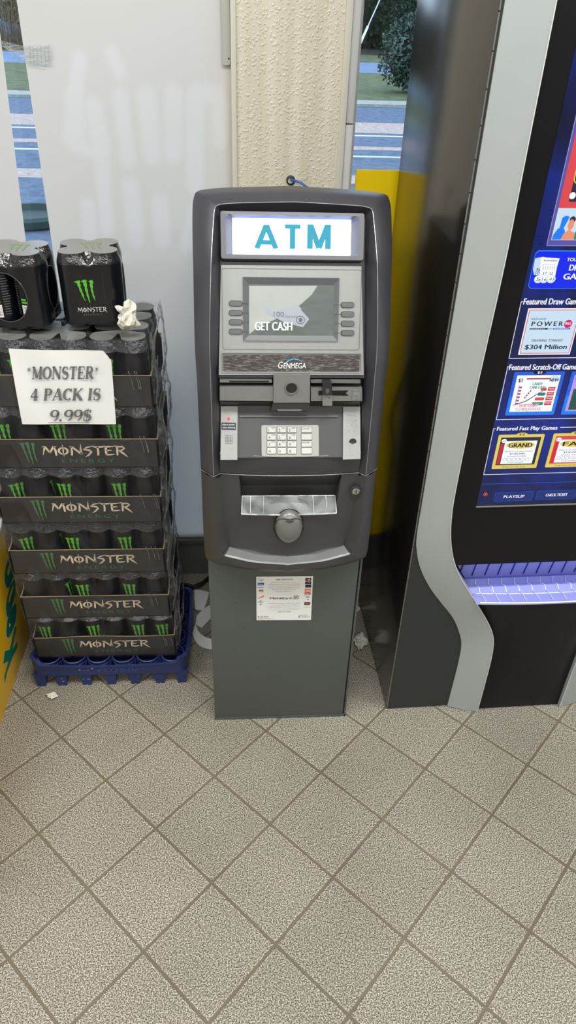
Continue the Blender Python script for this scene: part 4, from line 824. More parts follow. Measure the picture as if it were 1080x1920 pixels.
def kp(px, off, mi): mb.poly([plV.pt(*plV.loc(x, y), off) for x, y in px], plV.n, 0, mi)
def kt(t_, x0, y0, x1, h, mi=W_, off=.0016, bold=0., **k):
    a = plV.loc(x0, y0); b2 = plV.loc(x1, y0-.04*(x1-x0)); write(mb, plV, t_, a[0], a[1], b2[0]-a[0] if x1 else None, h, off, bold=bold, mi=mi, **k)
def kr(x0, y1, wpx, hpx, off, mi, r=0, out=None):
    """a box by its lower-left corner seen at x0,y1 and a size in metres"""
    u, v = plV.loc(x0, y1)
    if out: frame(mb, plV, u, v, u+wpx, v+hpx, out, off, r or .001, mi)
    elif r: rr(mb, plV, u, v, u+wpx, v+hpx, r, off, 0, mi)
    else: quad(mb, plV, u, v, u+wpx, v+hpx, off, mi)
    return u, v
def size(x0, y0, x1, y1):  # lower-left px, upper-right px -> metres
    a = plV.loc(x0, y0); b2 = plV.loc(x1, y1); return b2[0]-a[0], b2[1]-a[1]
# top picture with red frame, figures
vA = plV.loc(1024, 461)[1]; uA = plV.loc(1024, 461)[0]
quad(mb, plV, uA, vA, su1-.03, sv1-.03, .0002, 14); frame(mb, plV, uA, vA, su1-.03, sv1-.03, .0012, .0005, .002, GY)
a = plV.loc(1033, 450); b2 = plV.loc(1050, 390); quad(mb, plV, a[0], a[1], a[0]+.30, b2[1], .0006, PB); quad(mb, plV, a[0], b2[1], a[0]+.30, sv1-.05, .0005, CR_)
c_ = plV.loc(1066, 378); quad(mb, plV, c_[0], c_[1], c_[0]+.26, sv1-.09, .0008, DS); u, v = plV.loc(1069, 371); ell(mb, plV, u+.003, v+.004, .006, .006, .0012, 0, W_); u2, v2 = plV.loc(1073, 345); frame(mb, plV, u2, v2, u2+.1, v2+.05, .002, .0012, .008, GD)
kp([(1034, 449), (1037, 440), (1046, 428), (1054, 426), (1058, 430), (1062, 449)], .0010, BB); kp([(1048, 430), (1054, 408), (1061, 404), (1068, 406), (1064, 414), (1056, 428)], .0012, BB)
kp([(1050, 449), (1056, 438), (1066, 430), (1076, 436), (1077, 449)], .0014, SN); u, v = plV.loc(1070, 421); ell(mb, plV, u, v, .006, .0095, .0016, 0, SN); ell(mb, plV, u+.001, v+.009, .006, .006, .0015, 0, DS); kp([(1075, 449), (1077, 436), (1080, 432), (1084, 449)], .0017, GN)
# draw games button
w_, h_ = size(992, 538, 1003, 472); kr(989, 541, su1-.02-plV.loc(989, 541)[0], h_+.006, .0003, SK, .008); kr(990, 540, su1-.022-plV.loc(990, 540)[0], h_+.003, .0006, RY, .008)
kp([(1001, 515), (999, 505), (1003, 484), (1020, 481), (1016, 516)], .0009, PB); kp([(1011, 523), (1014, 482), (1049, 484), (1044, 500), (1040, 520)], .0011, W_)
kt('POWERO', 1019, 490, 1045, .0035, IK, .0014, .02)
for r in range(4):
    for c in range(6): u, v = plV.loc(1017+c*4.2, 496.5+r*2.8); quad(mb, plV, u, v, u+.0022, v+.0012, .0014, GY)
for t_, x, y in (('37', 1016, 515), ('32', 1028, 515), ('5', 1004, 508), ('10', 1003, 514)): kt(t_, x, y, x+8, .0055, DS, .0014)
for t_, x in (('5', 1009), ('16', 1020), ('41', 1033)):
    u, v = plV.loc(x, 523); ell(mb, plV, u, v, .0088, .0078, .0016, 0, PB); ell(mb, plV, u-.001, v+.001, .0065, .006, .0018, 0, W_); write(mb, plV, t_, u-.0045, v-.003, .009, .006, .0021, mi=DS)
kt('TOUCH FOR', 1062, 489.5, 1112, .0065, bold=.02); kt('DRAW', 1066, 507, 1106, .0115, bold=.03); kt('GAMES', 1055, 523.5, 1110, .0115, bold=.03)
# featured rows
rows = [('Featured Draw Games', 981, 569, 1085, 955, 672, 975, 565), ('Featured Scratch-Off Games', 954, 692, 1085, 930, 787, 951, 687), ('Featured Fast Play Games', 931, 808, 1044, 906, 890, 925, 803)]
for t_, x0, y0, x1, xb, yb2, xt, yt in rows:
    ub, vb = plV.loc(xb, yb2); ut, vt = plV.loc(xt, yt); um = (ub+ut)/2; t0 = .0011
    quad(mb, plV, um, vb, su1-.02, vb+t0, .0009, W_); quad(mb, plV, um, vb, um+t0, vt, .0009, W_); quad(mb, plV, um, vt-t0, um+.005, vt, .0009, W_)
    a = plV.loc(x0, y0); vs, fs, asp = glyphs(t_, .02); w = 0
    hh_ = {0: .0135, 1: .0135, 2: .0135}[0]
    b2 = plV.loc(x1 if 'Fast' in t_ else 1079, y0-3); 
    w = (b2[0]-a[0])*(1 if 'Fast' in t_ else (19/16.6 if 'Draw' in t_ else 26/24.8))
    write(mb, plV, t_, a[0], a[1]-.002, w, .0125, .0010, bold=.02, mi=W_); quad(mb, plV, a[0]+w+.006, vt-t0, su1-.02, vt, .0009, W_)
# draw game card
u0, v0 = plV.loc(971, 665); w = .112; h_ = plV.loc(990, 578)[1]-v0
quad(mb, plV, u0, v0, u0+w, v0+h_, .0010, W_); frame(mb, plV, u0+.0025, v0+.0025, u0+w-.0025, v0+h_-.0025, .0016, .0013, .0005, RD); quad(mb, plV, u0+.0045, v0+.0045, u0+w-.0045, v0+h_-.0045, .0015, PB)
write(mb, plV, 'MARYLAND', u0+.010, v0+h_*.76, .032, .0042, .0018, mi=DS, shear=.2)
write(mb, plV, 'POWER', u0+.014, v0+h_*.63, .066, .0095, .0018, bold=.03, space=1.4, mi=IK); ell(mb, plV, u0+w-.021, v0+h_*.675, .0085, .0085, .0018, 0, MG); write(mb, plV, 'BALL', u0+w-.027, v0+h_*.66, .012, .005, .0021, bold=.02, mi=W_)
quad(mb, plV, u0+.012, v0+h_*.555, u0+.050, v0+h_*.59, .0018, IK); write(mb, plV, 'DOUBLE PLAY', u0+.014, v0+h_*.56, .030, .0025, .0021, mi=PB); write(mb, plV, '///', u0+.050, v0+h_*.555, .009, .0035, .0018, mi=IK, bold=.02); quad(mb, plV, u0+.061, v0+h_*.555, u0+.098, v0+h_*.59, .0018, FB); write(mb, plV, 'POWERPLAY', u0+.063, v0+h_*.56, .032, .0025, .0021, mi=W_)
write(mb, plV, 'DRAWING TONIGHT', u0+.022, v0+h_*.29, .067, .0055, .0018, bold=.01, mi=IK); write(mb, plV, '$304 Million', u0+.011, v0+h_*.11, .090, .0115, .0018, bold=.025, mi=IK)
# scratch card with candy canes
u0, v0 = plV.loc(946, 779); w = .112; h_ = plV.loc(963, 697)[1]-v0
def scratch(u0, v0, w, h_, pic):
    rr(mb, plV, u0, v0, u0+w, v0+h_, .003, .0010, 0, FB); rr(mb, plV, u0+.001, v0+.001, u0+w-.001, v0+h_*.45, .003, .0011, 0, BB)
    ell(mb, plV, u0+w*.5, v0+h_-.002, .014, .0045, .0013, 0, IK)
    quad(mb, plV, u0+.008, v0+.009, u0+w-.008, v0+h_-.008, .0014, pic)
scratch(u0, v0, w, h_, W_); write(mb, plV, '$3', u0+w*.5-.005, v0+h_-.0050, .010, .006, .0016, bold=.02, mi=W_)
write(mb, plV, '$3', u0+.013, v0+h_*.76, .009, .010, .0018, bold=.02, mi=IK); quad(mb, plV, u0+.030, v0+h_*.83, u0+.083, v0+h_*.86, .0018, RD)
write(mb, plV, 'NEW', u0+.082, v0+h_*.78, .020, .007, .0018, bold=.03, mi=IK); mb.poly([plV.pt(u0+.092+.013*(1 if i % 2 else .6)*math.cos(PI*i/16*2), v0+h_*.84+.010*(1 if i % 2 else .6)*math.sin(PI*i/16*2), .0016) for i in range(16)], plV.n, 0, PB)
write(mb, plV, 'CANDY', u0+.046, v0+h_*.70, .022, .0065, .0018, bold=.03, mi=GN); write(mb, plV, 'CANE CASH', u0+.042, v0+h_*.62, .034, .0065, .0018, bold=.03, mi=GN)
for k in range(6): quad(mb, plV, u0+.018, v0+h_*(.26+.075*k), u0+.024, v0+h_*(.26+.075*k+.04), .0018, RD)
quad(mb, plV, u0+.0165, v0+h_*.26, u0+.0178, v0+h_*.70, .0019, SK)
for k in range(4): ell(mb, plV, u0+.036+.003*k, v0+h_*(.42+.05*k), .0018, .0025, .0018, 0, MG, 10)
for k in range(4): quad(mb, plV, u0+.083, v0+h_*(.24+.11*k), u0+.099, v0+h_*(.24+.11*k+.085), .0018, RD); write(mb, plV, 'PRIZE', u0+.085, v0+h_*(.27+.11*k), .012, .0035, .0021, mi=W_); rr(mb, plV, u0+.055+.004*k, v0+h_*(.24+.11*k), u0+.080, v0+h_*(.24+.11*k+.07), .002, .0018, 0, CR_ if k % 2 else GN)
vs, fs = stroke([(u0+.012, v0+h_*.24), (u0+.04, v0+h_*.34), (u0+.062, v0+h_*.50), (u0+.078, v0+h_*.60)], [.001, .0022, .0016, .0006]); mb.add([plV.pt(x, y, .0020) for x, y in vs], fs, IK)
write(mb, plV, 'TOP PRIZE', u0+.026, v0+h_*.205, .046, .0075, .0022, bold=.09, mi=RD); write(mb, plV, '$30,000!', u0+.022, v0+h_*.105, .055, .0085, .0022, bold=.09, mi=RD); write(mb, plV, 'TOP PRIZE', u0+.026, v0+h_*.205, .046, .0075, .0025, mi=W_); write(mb, plV, '$30,000!', u0+.022, v0+h_*.105, .055, .0085, .0025, bold=.015, mi=W_)
u1_ = plV.loc(1050, 778)[0]; scratch(u1_, v0, w, h_, LI); quad(mb, plV, u1_+.014, v0+.012, u1_+.09, v0+h_*.6, .0017, DG); write(mb, plV, '$5', u1_+.011, v0+h_*.80, .009, .008, .0020, bold=.02, mi=VI); write(mb, plV, 'BINGO', u1_+.03, v0+h_*.7, .05, .011, .0020, bold=.03, mi=W_)
# fast play cards
for xq, fr_c, big_, pr in ((921, GD, 'GRAND', '$10'), (1021, GD, 'FAT', '$10')):
    u0, v0 = plV.loc(xq, 879 if xq < 1000 else 876); w = .107; h_ = plV.loc(936, 815)[1]-plV.loc(921, 879)[1]
    rr(mb, plV, u0, v0, u0+w, v0+h_, .003, .0010, 0, fr_c); ell(mb, plV, u0+w*.5, v0+h_, .013, .0045, .0013, 0, GD); write(mb, plV, pr, u0+w*.5-.006, v0+h_-.003, .012, .006, .0016, bold=.02, mi=IK)
    quad(mb, plV, u0+.007, v0+.010, u0+w-.007, v0+h_-.007, .0014, DS if xq < 1000 else CR_); quad(mb, plV, u0+.018, v0+.013, u0+w-.014, v0+h_*.82, .0017, W_); quad(mb, plV, u0+.009, v0+.012, u0+.016, v0+h_*.75, .0017, RD)
    ell(mb, plV, u0+.015, v0+h_*.83, .006, .005, .0019, 0, W_); write(mb, plV, '$10', u0+.011, v0+h_*.80, .008, .004, .0021, mi=IK)
    ell(mb, plV, u0+w*.52, v0+h_*.70, .034, .009, .0019, 0, GD); write(mb, plV, big_, u0+w*.26, v0+h_*.635, .055, .011, .0022, bold=.04, mi=IK)
    write(mb, plV, 'PRIZES UP TO OVER A CHANCE', u0+.022, v0+h_*.50, .066, .003, .0020, mi=IK); write(mb, plV, '$100,000', u0+.035, v0+h_*.42, .035, .0045, .0020, bold=.02, mi=IK); write(mb, plV, 'WINNING NUMBERS', u0+.030, v0+h_*.355, .046, .003, .0020, mi=IK)
    for k in range(6): frame(mb, plV, u0+.022+k*.0105, v0+h_*.24, u0+.022+k*.0105+.0085, v0+h_*.32, .0006, .0020, .001, IK)
    write(mb, plV, 'YOUR NUMBERS', u0+.034, v0+h_*.175, .038, .003, .0020, mi=IK); rr(mb, plV, u0+.02, v0+.001, u0+w-.02, v0+.008, .001, .0014, 0, GD); write(mb, plV, 'Progressive Top Prize', u0+.024, v0+.003, .055, .0035, .0018, mi=IK)
# bottom bar
v0 = plV.loc(900, 908)[1]; quad(mb, plV, su0+.002, v0, su1-.002, v0+.0012, .0008, FB)
for x0, x1, t_, a0_, a1_ in ((925, 997, 'PLAYSLIP', 947, 980), (1003, 1078, 'CHECK TICKET', 1017, 1067), (1083, 1150, 'HELP', 1100, 1130)):
    u0, vv = plV.loc(x0, 940-.04*(x0-925)); uu = plV.loc(x1, 938-.04*(x1-925))[0]; h_ = .026
    rr(mb, plV, u0, vv, uu, vv+h_, .003, .0007, 0, FB); rr(mb, plV, u0+.0008, vv+.0008, uu-.0008, vv+h_-.0008, .003, .0010, 0, NB)
    write(mb, plV, t_, u0+(uu-u0)*.24, vv+h_*.36, (uu-u0)*.54, .0075, .0013, bold=.02, mi=W_)
u, v = plV.loc(910, 926.5); ringf(mb, plV, [(u+.0048*math.cos(2*PI*i/20), v+.0048*math.sin(2*PI*i/20)) for i in range(20)], [(u+.0034*math.cos(2*PI*i/20), v+.0034*math.sin(2*PI*i/20)) for i in range(20)], .0010, mi=OR); quad(mb, plV, u-.001, v-.001, u+.001, v+.003, .0010, OR)
for i in range(3):
    for j in range(3): u, v = plV.loc(1006+j*6-i*1.5, 443+i*7); ell(mb, plV, u, v, .0012, .0012, .0006, 0, IK, 8)
mb.build('screen_display', pal, screen)

# ------------------------------------------------------------ energy drinks
canm = mat('can_black', (16, 18, 24), .28, metal=.4, spec=.6); neckm = mat('can_neck_foil', (128, 129, 132), .14, metal=.9, bump=.8, bscale=170, spec=1, var=.5, vscale=60)
green = mat('claw_green', (84, 172, 46), .4); greend = mat('claw_green_faded', (76, 122, 78), .6)
cream = mat('logo_cream', (222, 204, 178), .6); dgreen = mat('energy_green', (62, 112, 82), .6)
trayc = mat('tray_black_card', (46, 46, 44), .62, bump=.15, bscale=60, var=.12, vscale=20); cardb = mat('cardboard_edge', (176, 152, 116), .8)
filmc = film('shrink_wrap', (.97, .98, .98), .16, .12, 1.0, 22, (1, 1, .45), spec=(.10, .10, .11)); filmg = film('crumpled_wrap', (.93, .95, .95), .62, .14, 1.2, 34, spec=(.34, .36, .37))
ridgef = film('wrap_ridge', (.9, .9, .9), .6, .2, .3, 20, spec=(.3, .3, .3))
lidf = mat('film_lid_grey', (128, 128, 126), .35, bump=.15, bscale=60, var=.1); shellm = mat('pack_film_black', (14, 16, 22), .22, spec=.7, bump=.25, bscale=22, stretch=(1, 1, .3)); neckf = mat('pack_film_neck', (34, 35, 38), .14, spec=1, bump=1.0, bscale=110)
CR, CH = .033, .157
def make_can():
    mb = MB(); mb.lathe([(0, .003), (.020, .003), (.024, 0), (.0255, 0), (.0325, .010), (CR, .014), (CR, .132)], n=32)
    can = mb.build('can', canm)
    mb = MB(); mb.lathe([(CR, .132), (.0325, .136), (.0275, .149), (.0270, .154), (.0272, .157), (.0262, .157), (.0255, .152), (0, .152)], n=32); mb.build('can_top', neckm, can)
    mb = MB(); claw(mb, lambda x, y: (lambda a: V(((CR+.0004)*math.sin(a), -(CR+.0004)*math.cos(a), .044+y*.073)))((x-.5)*.041/CR)); mb.build('claw_logo', green, can, flat=False)
    return can
can0 = make_can()
CXM = -.412; CYF = 1.545; CW = .410; CD = .272
ZB = [.0885, .245, .409, .579, .746, .912, 1.083]
rotsets = [[-5, 160, 8, 200, 0, 6], [140, 70, 0, 150, -8, 190], [20, 95, -4, 180, 5, 160], [24, 88, -6, 190, 2, 150], [10, 100, 6, 186, 4, 172], [30, 8, 150, 200, 6, 100]]
lbl = ['bottom case, resting in the blue crate', 'second case from the bottom', 'third case from the bottom', 'fourth case from the bottom', 'fifth case from the bottom', 'top case behind the price sign']
def face(u0, u1, v0, v1, y, x_l, zb, h):
    return lambda x, yv: V((x_l+CW*(u0+(u1-u0)*x), y, zb+h*(v0+(v1-v0)*yv)))
first = True
for ci in range(6):
    zb = ZB[ci]; hgt = ZB[ci+1]-zb; ox = (.003, -.004, -.006, -.002, .002, 0)[ci]; xl_ = CXM-CW/2+ox; xr_ = xl_+CW; th = .081
    case = thing('drink_case', (CXM+ox, CYF+CD/2, zb), 'black shrink-wrapped case of drink cans, '+lbl[ci], 'drink case', 'energy drink cases stacked on the crate')
    n_f = V((0, -1, 0)); dip = .004 if ci == 0 else 0
    def tz(s): return th-dip*.5*(1+math.sin(s*9+1))+(.0)
    mb = MB(); fr = [V((xl_+CW*s/12, CYF, zb+tz(s/12))) for s in range(13)]
    mb.poly([V((xr_, CYF, zb+.001)), V((xl_, CYF, zb+.001))]+fr, n_f, .003)
    mb.poly([V((xl_, CYF+CD, zb+.001)), V((xr_, CYF+CD, zb+.001)), V((xr_, CYF+CD, zb+th)), V((xl_, CYF+CD, zb+th))], V((0, 1, 0)), .003)
    side = [(0, .001), (0, .080), (.035, .082), (.050, .098), (.060, .096), (.085, .124), (.135, .128), (.187, .124), (.212, .096), (.222, .098), (.237, .082), (CD, .080), (CD, .001)]
    for xx, nn_ in ((xl_, -1), (xr_, 1)): mb.poly([V((xx, CYF+y, zb+z)) for y, z in side], V((nn_, 0, 0)), .003)
    mb.box((xl_, CYF, zb+.0005), (xr_, CYF+CD, zb+.003)); tr_ = mb.build('tray', trayc, case, ang=30)
    mb = MB(); mb.tube([p+V((0, .001, 0)) for p in fr], .0011, 5)
    for xx in (xl_, xr_): mb.tube([V((xx, CYF+y, zb+z)) for y, z in side[1:-1]], .0014, 5)
    mb.build('cardboard_edge', cardb, tr_)
    if ci < 5 or True:
        mb = MB(); y_ = CYF-.0012; sc_ = th
        if ci < 5:
            claw(mb, face(.19, .285, .12, .93, y_, xl_, zb, sc_), 0)
            stroke_write(mb, face(.318, .820, .46, .80, y_, xl_, zb, sc_), LOGO, 'MONSTER', mi=1, gap=.0)
            vs, fs, _ = glyphs('ENERGY', 0, 0, 1.35); mb.add([face(.425, .735, .20, .34, y_, xl_, zb, sc_)(x, y) for x, y in vs], fs, 2)
            if ci in (3, 4): mb.poly([face(0, 1, 0, 1, CYF-.002, xl_, zb, sc_)(x, y) for x, y in ((.02, .12), (.185, .05), (.14, .84), (.015, .80))], n_f, 0, 3)
        else: claw(mb, face(.24, .33, .15, .95, y_, xl_, zb, sc_), 0); stroke_write(mb, face(.36, .80, .30, .70, y_, xl_, zb, sc_), LOGO, 'MONSTER', mi=1, gap=0)
        mb.build('lettering', [greend, cream, dgreen, mat('brown_patch', (40, 33, 30), .6)], tr_)
    for r in range(4):
        for c in range(6):
            if ci < 5 and 0 < r < 3 and 0 < c < 5: continue
            cn = copy_tree(can0); cn.parent = case
            cn.location = ((c-2.5)*.0668, (r-1.5)*.0668+.001, .0035); cn.rotation_euler.z = math.radians(rotsets[ci][c] if r == 0 else random.uniform(0, 360))
    # wrap
    mb = MB(); sd = ci*3.1
    def wf(s, t_): x = xl_-.002+(CW+.004)*s; z = zb+hgt*t_*.985+.001; nz = noise.noise(V((x*14, z*30, sd))); return V((x, CYF-.0035-.0030*abs(nz)+(.004 if t_ > .93 else 0)*((t_-.93)/.07)+.0025*max(0, t_-.5), z))
    mb.grid(wf, 40, 14); mb.build('front_wrap', filmc, case, ang=80)
    mb = MB()
    def bulge(s, t_, side_):
        y = CYF-.003+(CD+.006)*s; z = zb+hgt*t_; e_ = math.sin(PI*min(1, max(0, t_)))**.5; es = math.sin(PI*min(1, max(0, s)))**.4
        return V(((xr_ if side_ > 0 else xl_)+side_*(.003+(.014+.012*noise.noise(V((y*16, z*22, sd+side_))))*e_*es), y, z))
    hole = lambda s, t_: ((s-.52)/.36)**2+((t_-.62)/.30)**2 < 1
    mb.grid(lambda s, t_: bulge(s, t_, 1), 30, 18, skip=hole)
    mb.build('side_wrap', filmg, case, ang=80); mb = MB(); mb.grid(lambda s, t_: bulge(s, t_, -1), 20, 12, flip=True); mb.build('side_wrap', filmg, case, ang=80)
    mb = MB(); mb.tube([bulge(.52+.37*math.cos(2*PI*i/32), .62+.31*math.sin(2*PI*i/32), 1)+V((.001, 0, 0)) for i in range(33)], .0020, 5)
    for k in range(5):
        s0 = random.random()*.25; pts = [bulge(s0+j*.03, .05+j*.14*random.uniform(.8, 1.2), 1)+V((.001, 0, 0)) for j in range(5)]; mb.tube(cat(pts, 3), .0010, 4)
    for k in range(3):
        x = xl_+CW*(.86+.12*random.random()); z0_ = zb+hgt*.55; mb.tube([V((x, CYF-.0045, z0_)), V((x+.006, CYF-.005, z0_-.025)), V((x+.008, CYF-.0045, z0_-.045))], .0007, 4)
    mb.build('wrap_fold', ridgef, case, ang=80)
    if ci == 5:
        for pr in range(2):
            for pc in range(3):
                cx_ = xl_+.0045+.0668*(1+2*pc); cy_ = CYF+.003+.0668*(1+2*pr)
                mb = MB(); pts = []
                for i in range(64):
                    a_ = 2*PI*i/64; e_ = V((math.cos(a_), math.sin(a_), 0)); r_l = 0
                    for qx in (-1, 1):
                        for qy in (-1, 1):
                            c_ = V((qx, qy, 0))*CR*1.01; dcr = abs(c_.x*e_.y-c_.y*e_.x); 
                            if dcr < .0295: r_l = max(r_l, c_.dot(e_)+math.sqrt(.0295**2-dcr**2))
                    hull = .0625/max(abs(e_.x), abs(e_.y)); pts.append(V((cx_, cy_, zb+CH+.0055))+e_*(.30*min(hull, .075)+.70*r_l if r_l else .3*hull))
                mb.poly(pts, V((0, 0, 1)), .0012); ld = mb.build('film_lid', lidf, case)
                mb = MB(); claw(mb, lambda x, y: V((cx_+(x-.5)*.045, cy_+(y-.5)*.045, zb+CH+.0059))); mb.build('lettering', mat('lid_green', (126, 140, 110), .5), ld)
        mb = MB(); mb.grid(lambda s, t_: V((xl_+CW*s, CYF-.002+CD*t_, zb+CH+.0072+.003*noise.noise(V((s*16, t_*12, 5))))), 50, 34, skip=lambda s, t_: .56 < s < .60 or (s > .60 and .2 < t_ < .42 and s < .9)); mb.build('top_wrap', filmc, case, ang=80)
    if True:  # glossy crinkled film over the can necks
        mb = MB(); mb.grid(lambda s, t_: V((xl_+.004+(CW-.008)*s, CYF+.0015+.0065*t_+.0065*(1-abs(math.cos(PI*6*s)))*0-.004*abs(math.sin(PI*6*s))*(1-t_)+.006*(1-abs(math.sin(PI*6*s))), zb+(.136 if ci == 5 else .143)+(.025 if ci == 5 else hgt-.145)*t_)), 120, 5); mb.build('neck_film', mat('neck_foil', (62, 64, 68), .13, metal=.5, spec=1, bump=1.0, bscale=130, var=.6, vscale=45), case, ang=80)
for ch in [q for q in COL.objects if q.parent == can0]: bpy.data.objects.remove(ch)
can0_mesh = can0.data

def four_pack(loc, rz, label, hole_front):
    t0 = thing('drink_four_pack', loc, label, 'drink pack', 'four packs on top of the case stack', rz, local=True)
    def rad(a_, k, rc):
        e_ = V((math.cos(a_), math.sin(a_), 0)); r_l = 0; hs = CR+rc
        for qx in (-1, 1):
            for qy in (-1, 1):
                c_ = V((qx, qy, 0))*CR; dcr = abs(c_.x*e_.y-c_.y*e_.x)
                if dcr <= rc: r_l = max(r_l, c_.dot(e_)+math.sqrt(max(0, rc*rc-dcr*dcr)))
        # rounded square
        ax_, ay_ = abs(e_.x), abs(e_.y); t_ = hs/max(ax_, ay_); px_, py_ = ax_*t_, ay_*t_
        if min(px_, py_) > CR:
            c_ = V((CR, CR, 0)); e2 = V((ax_, ay_, 0)); bq_ = c_.dot(e2); dcr = abs(c_.x*e2.y-c_.y*e2.x); t_ = bq_+math.sqrt(max(0, rc*rc-dcr*dcr))
        return t_*(1-k)+max(r_l, t_*.62)*k
    lev = [(.0, .12, .029), (.002, .10, .0315), (.006, .09, .033), (.012, .07, CR), (.03, .05, CR), (.06, .05, CR), (.09, .05, CR), (.115, .06, CR), (.130, .10, CR), (.134, .16, .0328), (.139, .30, .0318), (.145, .50, .0300), (.151, .66, .0284), (.1555, .74, .0275)]
    def lv(z):
        for a, b2 in zip(lev[:-1], lev[1:]):
            if a[0] <= z <= b2[0]: f = (z-a[0])/(b2[0]-a[0]); return [a[i]+(b2[i]-a[i])*f for i in range(3)]
        return lev[-1]
    NZ = 78; NA = 160
    def fn(s, t_):
        z = t_*.1555; _, k, rc = lv(z); a_ = 2*PI*s; r = rad(a_, k, rc)+.0006+.0005*noise.noise(V((math.cos(a_)*5, math.sin(a_)*5, z*20))); return V((r*math.cos(a_), r*math.sin(a_), z))
    def hole(s, t_):
        a_ = 2*PI*s; z = t_*.1555
        if hole_front:
            p = fn(s, t_); 
            if p.y < -.03: return ((p.x+.012)/.044)**2+((z-.068)/.052)**2 < 1
        p = fn(s, t_)
        if p.x > .03: return ((p.y)/(.030))**2+((z-.072)/.046)**2 < 1
        return False
    mb = MB(); mb.grid(fn, NA, NZ, skip=lambda s, t_: hole(s, t_) or t_ > .86); sh = mb.build('pack_film', shellm, t0, ang=60)
    mb = MB(); mb.grid(fn, NA, NZ, skip=lambda s, t_: t_ <= .86); mb.build('neck_film', neckf, t0, ang=60)
    mb = MB(); pts = [fn(i/120, 1)+V((0, 0, .0008)) for i in range(120)]; mb.poly(pts, V((0, 0, 1)), .0008); ld = mb.build('film_lid', lidf, t0)
    mb = MB(); claw(mb, lambda x, y: V(((x-.5)*.05+.004, (y-.5)*.055-.002, .1568))); mb.build('lettering', mat('lid_green2', (112, 140, 80), .5), ld)
    def onface(x, z, d=.0007):
        # point on the front face at local x
        a_ = math.atan2(-.066, x); 
        for _ in range(4):
            _, k, rc = lv(z); r = rad(a_, k, rc)+.0006; a_ = math.atan2(-math.sqrt(max(1e-6, r*r-x*x)), x)
        return V((x, -math.sqrt(max(1e-6, r*r-x*x))-d, z))
    if not hole_front:
        mb = MB(); claw(mb, lambda x, y: onface(-.0345+x*.042, .052+y*.052, .0010)); mb.build('claw_logo', green, t0)
        mb = MB(); vs, fs, w = stroke_text(dict(LOGO), 'MONSTER', 0.02); mb.add([onface(-.034+.062*x/w, .033+.011*y, .0016) for x, y in vs], fs); mb.build('lettering', mat('logo_white', (220, 222, 222), .4), t0)
        mb = MB(); vs, fs, _ = glyphs('ENERGY', 0, 0, 1.4); mb.add([onface(-.023+.040*x, .025+.0035*y, .0010) for x, y in vs], fs); mb.build('small_lettering', dgreen, t0)
        mb = MB(); 
        for i in range(9): mb.tube([onface(-.0405+.0002*i, .118-i*.009, .0006), onface(-.0405+.0002*i+.0003, .114-i*.009, .0006)], .0003, 4)
        mb.tube([onface(-.0405+.001, z_, .0004) for z_ in (.012, .03, .05, .07, .09, .12)], .0003, 4); mb.tube([onface(.026, z_, .0004) for z_ in (.012, .03, .05, .07, .09, .12)], .0003, 4); mb.build('film_seam', mat('seam_grey', (60, 64, 60), .3), t0)
    mb = MB()
    if hole_front: mb.tube([onface(-.012+.0445*math.cos(2*PI*i/48), .068+.0525*math.sin(2*PI*i/48), .0006) for i in range(49)], .0013, 5)
    def sidep(y, z): p = onface(y, z, .0006); return V((-p.y, p.x, z))
    mb.tube([sidep(.031*math.cos(2*PI*i/40), .072+.047*math.sin(2*PI*i/40)) for i in range(41)], .0010, 5); mb.build('film_edge', mat('film_edge_gloss', (60, 62, 66), .15, spec=1), t0)
    for qx in (-1, 1):
        for qy in (-1, 1):
            c = bpy.data.objects.new('can', can0_mesh); COL.objects.link(c); c.parent = t0; c.location = (qx*CR, qy*CR, 0.0008); c.scale = (.985, .985, .985); ROOT[c.name] = Matrix()
            if hole_front and qy < 0:
                mb = MB(); R_ = CR*1.0+.0004; f_ = lambda a_, z: V((R_*math.sin(a_), -R_*math.cos(a_), z)); o_ = -.15 if qx > 0 else .1
                def patch(a0, a1, z0, z1, mi): mb.grid(lambda s, t_: f_(a0+(a1-a0)*s, z0+(z1-z0)*t_), 4, 1, mi)
                patch(-.35+o_, .15+o_, .024, .052, 0)
                for b3 in range(7): patch(-.31+o_, .11+o_, .027+b3*.0034, .0285+b3*.0034, 1)
                for ln in range(16): patch(.30+o_, .30+o_+random.uniform(.35, .5), .030+ln*.0055, .0318+ln*.0055, 2); patch(-.85+o_, -.85+o_+random.uniform(.25, .4), .030+ln*.0055, .0318+ln*.0055, 2)
                patch(-.35+o_, .10+o_, .056, .060, 3); patch(-.35+o_, .0+o_, .062, .066, 3)
                mb.build('barcode_label', [mat('barcode_white', (225, 225, 222), .5), ink, mat('small_print', (86, 90, 92), .5), green], c)
    t0.scale = (1.04, 1.04, 1.02)
    return t0
zc = ZB[6]+.0075
four_pack((-.336, 1.666, zc), math.radians(7), 'black four pack of cans with green claw logo facing forward, right one on the stack', False)
four_pack((-.492, 1.646, zc), math.radians(-4), 'black four pack of cans with oval opening showing barcodes, left one on the stack', True)
bpy.data.objects.remove(can0)

